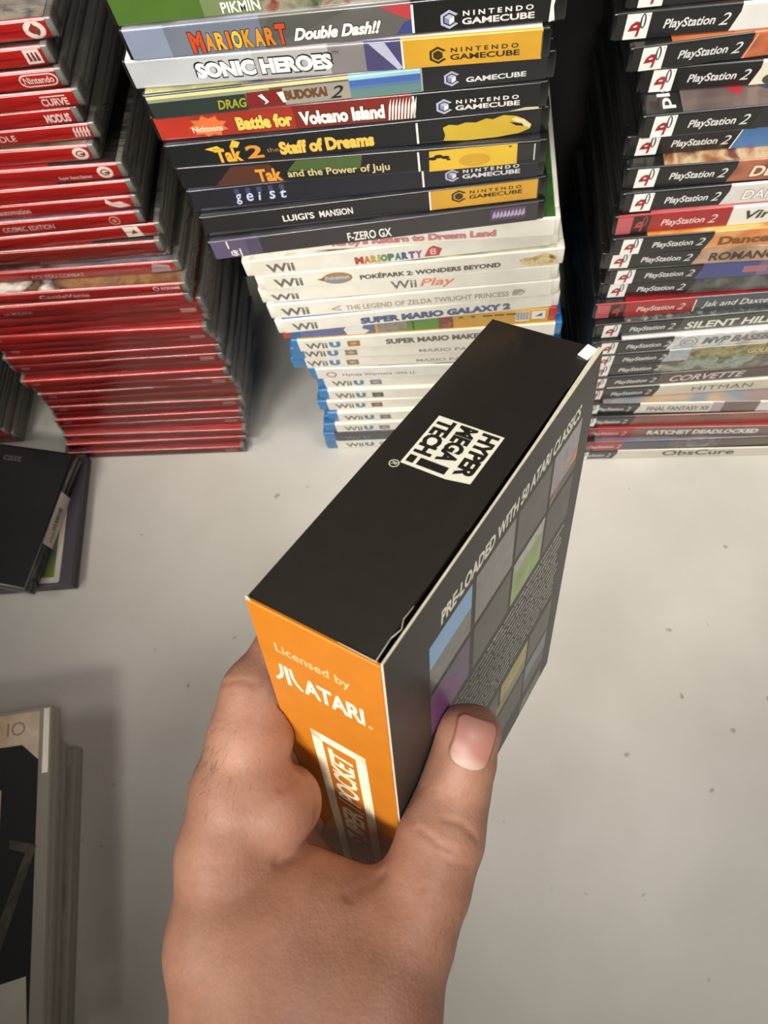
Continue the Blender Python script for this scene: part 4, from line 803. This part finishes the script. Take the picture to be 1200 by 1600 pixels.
CREASE = [([[-2.175, -8.227, 77.596], [-2.283, -9.488, 77.241], [-2.346, -10.713, 77.026], [-2.376, -11.909, 76.923], [-2.593, -12.996, 77.006], [-2.784, -14.063, 77.168],
   [-2.951, -15.112, 77.409], [-2.688, -16.332, 77.617], [-2.391, -17.531, 77.939], [-2.056, -18.71, 78.381]],
  0.42, 1.1),
 ([[3.495, -13.64, 75.626], [4.046, -15.134, 75.837], [4.662, -16.593, 76.24], [5.352, -18.018, 76.853], [5.193, -19.764, 77.975], [5.152, -21.461, 79.441],
   [5.281, -23.093, 81.411]],
  0.4, 1.1),
 ([[-4.905, -17.0, 78.828], [-4.872, -18.204, 79.311], [-4.805, -19.389, 79.912], [-4.699, -20.555, 80.641], [-3.789, -21.971, 81.52], [-2.771, -23.349, 82.746],
   [-1.582, -24.669, 84.51]],
  0.26, 1.1),
 ([[-15.597, -15.214, 82.032], [-14.952, -15.665, 81.826], [-14.298, -16.11, 81.65], [-13.636, -16.55, 81.507], [-13.279, -17.43, 81.588], [-12.906, -18.299, 81.73],
   [-12.517, -19.158, 81.936]],
  0.18, 0.9),
 ([[-15.986, 27.878, 64.291], [-15.182, 27.7, 64.55], [-14.36, 27.543, 64.866], [-13.515, 27.411, 65.248], [-12.482, 27.431, 65.74], [-11.401, 27.504, 66.374],
   [-10.253, 27.653, 67.206]],
  0.5, 1.4),
 ([[-19.917, 17.869, 84.928], [-21.425, 17.667, 82.669], [-22.736, 17.708, 81.211], [-23.9, 17.94, 80.368], [-24.907, 18.316, 79.776], [-25.881, 18.729, 79.31],
   [-26.831, 19.169, 78.935], [-27.813, 19.871, 78.523], [-28.789, 20.573, 78.121], [-29.762, 21.266, 77.706]],
  0.45, 1.6),
 ([[-16.021, -3.036, 86.617], [-17.201, -2.616, 86.648], [-18.431, -2.251, 86.449], [-19.686, -1.921, 86.101], [-20.705, -1.305, 85.757], [-21.743, -0.719, 85.306],
   [-22.792, -0.154, 84.777], [-23.846, 0.114, 84.28], [-24.892, 0.38, 83.785], [-25.924, 0.65, 83.323]],
  0.7, 1.8),
 ([[-3.231, 57.535, 51.286], [-3.107, 54.636, 48.297], [-2.422, 52.692, 46.959], [-1.545, 51.073, 46.184], [-1.205, 49.538, 45.864], [-0.797, 48.113, 45.734],
   [-0.333, 46.776, 45.759]],
  0.25, 1.0),
 ([[1.6183434395376075e+42, 2.7500856989332472e+42, 4.8719337726039126e+42], [-5.785, 54.949, 50.558], [-5.416, 52.86, 48.818], [-4.835, 51.149, 47.733],
   [-4.446, 49.278, 47.175], [-3.954, 47.582, 46.922], [-3.383, 46.016, 46.901]],
  0.2, 1.0)]
def A(q): return np.array(q, float)
def cone(P, a, b_, ra, rb):
    ba = b_-a; tt_ = np.clip(((P-a)@ba)/(ba@ba), 0, 1)
    return np.linalg.norm(P-a-tt_[..., None]*ba, axis=-1)-(ra+(rb-ra)*tt_)
def smin(a, b_, k):
    h = np.clip(.5+.5*(b_-a)/k, 0, 1); return b_+(a-b_)*h-k*h*(1-h)
def chain(P, pts, k):
    d_ = None
    for (a, ra), (c, rb) in zip(pts[:-1], pts[1:]):
        q = cone(P, A(a), A(c), ra, rb); d_ = q if d_ is None else smin(d_, q, k)
    return d_
def hand_core(P):
    d_ = chain(P, HJ['th'], 5)
    for c, rr in HJ['tip']: d_ = smin(d_, np.linalg.norm(P-A(c), axis=-1)-rr, 3)
    x_ = chain(P, HJ['ix'], 4); m_ = None
    for c in HJ['meta']:
        q = chain(P, c, 6); m_ = q if m_ is None else smin(m_, q, 7)
    for a, ra, c, rb in HJ['web']: m_ = smin(m_, cone(P, A(a), A(c), ra, rb), 9)
    m_ = smin(m_, chain(P, HJ['arm'], 8), 12)
    for k in ('mi', 'ri', 'pk'): m_ = smin(m_, chain(P, HJ[k], 4), 3.0)
    for a, ra, c, rb in HJ['palm']: x_ = smin(x_, cone(P, A(a), A(c), ra, rb), 5)
    d2 = smin(x_, m_, 5)
    for c, rr in HJ['lump']: d2 = smin(d2, np.linalg.norm(P-A(c), axis=-1)-rr, 4)
    return smin(d_, d2, 7)
def box_d(P):
    c = np.array([BA/2, BB/2, BC/2]); q = np.abs(P-c)-c-.55
    return np.linalg.norm(np.maximum(q, 0), axis=-1)+np.minimum(q.max(-1), 0)
def hand_d(P, fine=False):
    d_ = hand_core(P)
    if fine:
        for pts, amp, wid in CREASE:
            q = None
            for a, c in zip(pts[:-1], pts[1:]):
                k = cone(P, A(a), A(c), 0, 0); q = k if q is None else np.minimum(q, k)
            d_ = d_+amp*np.exp(-(q/wid)**2)
    return np.maximum(d_, -box_d(P))
h = 2.2; lo = np.array([-268., -90, 30]); hi = np.array([75., 85, 330])
n = ((hi-lo)/h).astype(int)+1
gx = [lo[i]+h*np.arange(n[i]) for i in range(3)]
Fd = np.empty(n, np.float32)
for i in range(0, n[0], 12):
    P = np.stack(np.meshgrid(gx[0][i:i+12], gx[1], gx[2], indexing='ij'), -1); Fd[i:i+12] = hand_d(P)
# surface nets
sg = Fd < 0; cs = [c-1 for c in n]
cnt = np.zeros(cs, np.int32); acc = np.zeros(tuple(cs)+(3,), np.float32)
cor = [(i, j, k) for i in (0, 1) for j in (0, 1) for k in (0, 1)]
def cut(c): return tuple(slice(c[q], c[q]+cs[q]) for q in range(3))
for c0 in cor:
    for ax in range(3):
        if c0[ax]: continue
        c1 = list(c0); c1[ax] = 1
        f0, f1 = Fd[cut(c0)], Fd[cut(c1)]; x = (f0 < 0) != (f1 < 0)
        tt_ = np.where(x, f0/np.where(x, f0-f1, 1), 0); cnt += x
        for q in range(3): acc[..., q] += x*(c0[q]+(tt_ if q == ax else 0))
act = cnt > 0; idx = -np.ones(cs, np.int64); idx[act] = np.arange(act.sum())
ijk = np.argwhere(act); V = lo+h*(ijk+acc[act]/cnt[act][:, None])
quads = []
for ax in range(3):
    o1, o2 = [(1, 2), (2, 0), (0, 1)][ax]
    s0 = [slice(1, n[q]-1) for q in range(3)]; s0[ax] = slice(0, n[ax]-1)
    s1 = list(s0); s1[ax] = slice(1, n[ax])
    a0 = sg[tuple(s0)]; a1 = sg[tuple(s1)]
    e = np.argwhere(a0 != a1); off = np.array([s.start for s in s0]); e = e+off
    fl = sg[tuple(e.T)]
    E1 = np.zeros(3, int); E1[o1] = 1; E2 = np.zeros(3, int); E2[o2] = 1
    q4 = np.stack([idx[tuple((e-E1-E2).T)], idx[tuple((e-E2).T)], idx[tuple(e.T)], idx[tuple((e-E1).T)]], 1)
    q4[~fl] = q4[~fl][:, ::-1]; quads.append(q4)
Q = np.concatenate(quads)
def project(V, it=2, fine=False):
    for _ in range(it):
        e = .25; d0 = hand_d(V, fine)
        g = np.stack([hand_d(V+np.eye(3)[i]*e, fine)-hand_d(V-np.eye(3)[i]*e, fine) for i in range(3)], -1)/(2*e)
        g2 = (g**2).sum(-1); V = V-g*np.clip(d0/np.maximum(g2, .25), -1.5, 1.5)[:, None]
    return V
def split(V, Q):
    ed = np.sort(np.stack([Q, np.roll(Q, -1, 1)], -1).reshape(-1, 2), 1); ue, inv = np.unique(ed, axis=0, return_inverse=True); inv = inv.reshape(-1, 4)
    nv, ne = len(V), len(ue); V2 = np.concatenate([V, V[ue].mean(1), V[Q].mean(1)])
    m = nv+inv; c = nv+ne+np.arange(len(Q))
    return V2, np.concatenate([np.stack([Q[:, i], m[:, i], c, m[:, (i+3) % 4]], 1) for i in range(4)])
V = project(V, 3)
V, Q = split(V, Q); V = project(V, 2)
V, Q = split(V, Q); V = project(V, 2, True)
BMX = np.array([BU, BV, BW]); 
def to_world(Vb): return np.array(BO)+Vb@BMX
WR = to_world(np.array([HJ['wrist']]))[0]
Vw = (to_world(V)-WR)*MM
def skin_material():
    m = bpy.data.materials.new('skin'); m.use_nodes = True; nt = m.node_tree; b_ = nt.nodes['Principled BSDF']
    tc = nt.nodes.new('ShaderNodeTexCoord')
    n1 = nt.nodes.new('ShaderNodeTexNoise'); n1.inputs['Scale'].default_value = 42; n1.inputs['Detail'].default_value = 4
    r1 = nt.nodes.new('ShaderNodeValToRGB'); e = r1.color_ramp.elements; e[0].position = .3; e[1].position = .72; e[0].color = lin((154, 108, 88))+(1,); e[1].color = lin((178, 131, 108))+(1,)
    n3 = nt.nodes.new('ShaderNodeTexNoise'); n3.inputs['Scale'].default_value = 420; n3.inputs['Detail'].default_value = 2
    mx = nt.nodes.new('ShaderNodeMixRGB'); mx.blend_type = 'MULTIPLY'; mx.inputs[0].default_value = .22
    nt.links.new(tc.outputs['Object'], n1.inputs['Vector']); nt.links.new(tc.outputs['Object'], n3.inputs['Vector']); nt.links.new(n1.outputs[0], r1.inputs[0]); nt.links.new(r1.outputs[0], mx.inputs[1]); nt.links.new(n3.outputs[0], mx.inputs[2])
    nt.links.new(mx.outputs[0], b_.inputs['Base Color'])
    b_.inputs['Roughness'].default_value = .5; b_.inputs['Specular IOR Level'].default_value = .4
    b_.inputs['Subsurface Weight'].default_value = .25; b_.inputs['Subsurface Radius'].default_value = (.006, .0024, .0014); b_.inputs['Subsurface Scale'].default_value = .5
    vo = nt.nodes.new('ShaderNodeTexVoronoi'); vo.inputs['Scale'].default_value = 900
    bn = nt.nodes.new('ShaderNodeBump'); bn.inputs['Strength'].default_value = .12; bn.inputs['Distance'].default_value = .0006
    nt.links.new(tc.outputs['Object'], vo.inputs['Vector']); nt.links.new(vo.outputs[0], bn.inputs['Height']); nt.links.new(bn.outputs[0], b_.inputs['Normal'])
    return m
me = bpy.data.meshes.new('person'); me.from_pydata(Vw.tolist(), [], Q.tolist()); me.polygons.foreach_set('use_smooth', [True]*len(me.polygons)); me.materials.append(skin_material()); me.update()
person = bpy.data.objects.new('person', me); COL.objects.link(person); person.location = tuple(WR*MM)
tag(person, 'bare left hand and forearm of a person gripping the black box from below', 'person')
# thumb nail, laid over the field
NC, NA, NB, NN = [A(q) for q in HJ['nail']]      # centre, length axis, width axis, outward
def nail_mesh():
    nu, nv_ = 22, 18; vs = []; fs = []
    for i in range(nu+1):
        for j in range(nv_+1):
            a = i/nu*2-1; c = j/nv_*2-1
            wv = 1.0 if a > -.45 else math.sqrt(max(0, 1-((a+.45)/.56)**2))
            if a > .72: wv *= math.sqrt(max(0.0, 1-((a-.72)/.34)**2))
            vs.append(NC+NA*(a*HJ['nail_l'])+NB*(c*HJ['nail_w']*wv))
    P = np.array(vs)+NN*9
    for _ in range(60): P = P-NN*np.clip(hand_d(P)-.28, -2, 2)[:, None]*.85
    fs = [(i*(nv_+1)+j, (i+1)*(nv_+1)+j, (i+1)*(nv_+1)+j+1, i*(nv_+1)+j+1) for i in range(nu) for j in range(nv_)]
    return P, fs
Pn, fn = nail_mesh()
m_ = bpy.data.materials.new('fingernail'); m_.use_nodes = True; nt = m_.node_tree; b_ = nt.nodes['Principled BSDF']
b_.inputs['Roughness'].default_value = .42; b_.inputs['Base Color'].default_value = lin((206, 150, 138))+(1,)
at_ = nt.nodes.new('ShaderNodeAttribute'); at_.attribute_name = 'lunula'; rp = nt.nodes.new('ShaderNodeValToRGB'); e = rp.color_ramp.elements
e[0].position = .15; e[0].color = lin((192, 160, 146))+(1,); e[1].position = .34; e[1].color = lin((170, 118, 106))+(1,)
nt.links.new(at_.outputs['Fac'], rp.inputs[0]); nt.links.new(rp.outputs[0], b_.inputs['Base Color'])
Wn = (to_world(Pn)-WR)*MM
me = bpy.data.meshes.new('thumb_nail'); me.from_pydata(Wn.tolist(), [], fn); me.polygons.foreach_set('use_smooth', [True]*len(fn)); me.materials.append(m_)
la = me.attributes.new('lunula', 'FLOAT', 'POINT'); la.data.foreach_set('value', [min(1, ((i//19)/22)+abs((i % 19)/18-.5)*.25) for i in range(len(Pn))]); me.update()
so = bpy.data.objects.new('thumb_nail', me); COL.objects.link(so); so.parent = person; so['label'] = 'short pink thumbnail with a pale half-moon'
sm_ = so.modifiers.new('thick', 'SOLIDIFY'); sm_.thickness = .0004; sm_.offset = -1
# fine dark hairs on the back of the index finger and the thumb base
rng = np.random.default_rng(4); hb = MB(); hm = mat((96, 68, 54), .6)
for (P0, P1, num, rad, dirv) in HJ['hair']:
    for _ in range(num):
        s_ = rng.random(); p_ = A(P0)+(A(P1)-A(P0))*s_+rng.normal(0, rad, 3)
        p_ = project(p_[None], 6)[0]
        e = .3; g = np.array([(hand_d((p_+np.eye(3)[i]*e)[None])-hand_d((p_-np.eye(3)[i]*e)[None]))[0] for i in range(3)]); g /= np.linalg.norm(g)+1e-9
        dv = A(dirv)+rng.normal(0, .35, 3); dv -= g*(dv@g); dv /= np.linalg.norm(dv)+1e-9
        ln = rng.uniform(2, 4.6); pts = [p_-g*.2, p_+g*.45*ln*.25+dv*ln*.35, p_+g*.4*ln*.35+dv*ln*.7, p_+g*.2+dv*ln]
        sd = np.cross(dv, g); vs = []
        for q, w in zip(pts, (.036, .034, .028, .012)):
            for k in range(3):
                an = k*2.094; vs.append(q+(sd*math.cos(an)+g*math.sin(an))*w)
        W_ = to_world(np.array(vs))-WR
        hb.add(W_.tolist(), [(r_*3+k, r_*3+(k+1) % 3, r_*3+3+(k+1) % 3, r_*3+3+k) for r_ in range(3) for k in range(3)], hm)
ho = hb.build('hair', person); ho['kind'] = 'stuff'
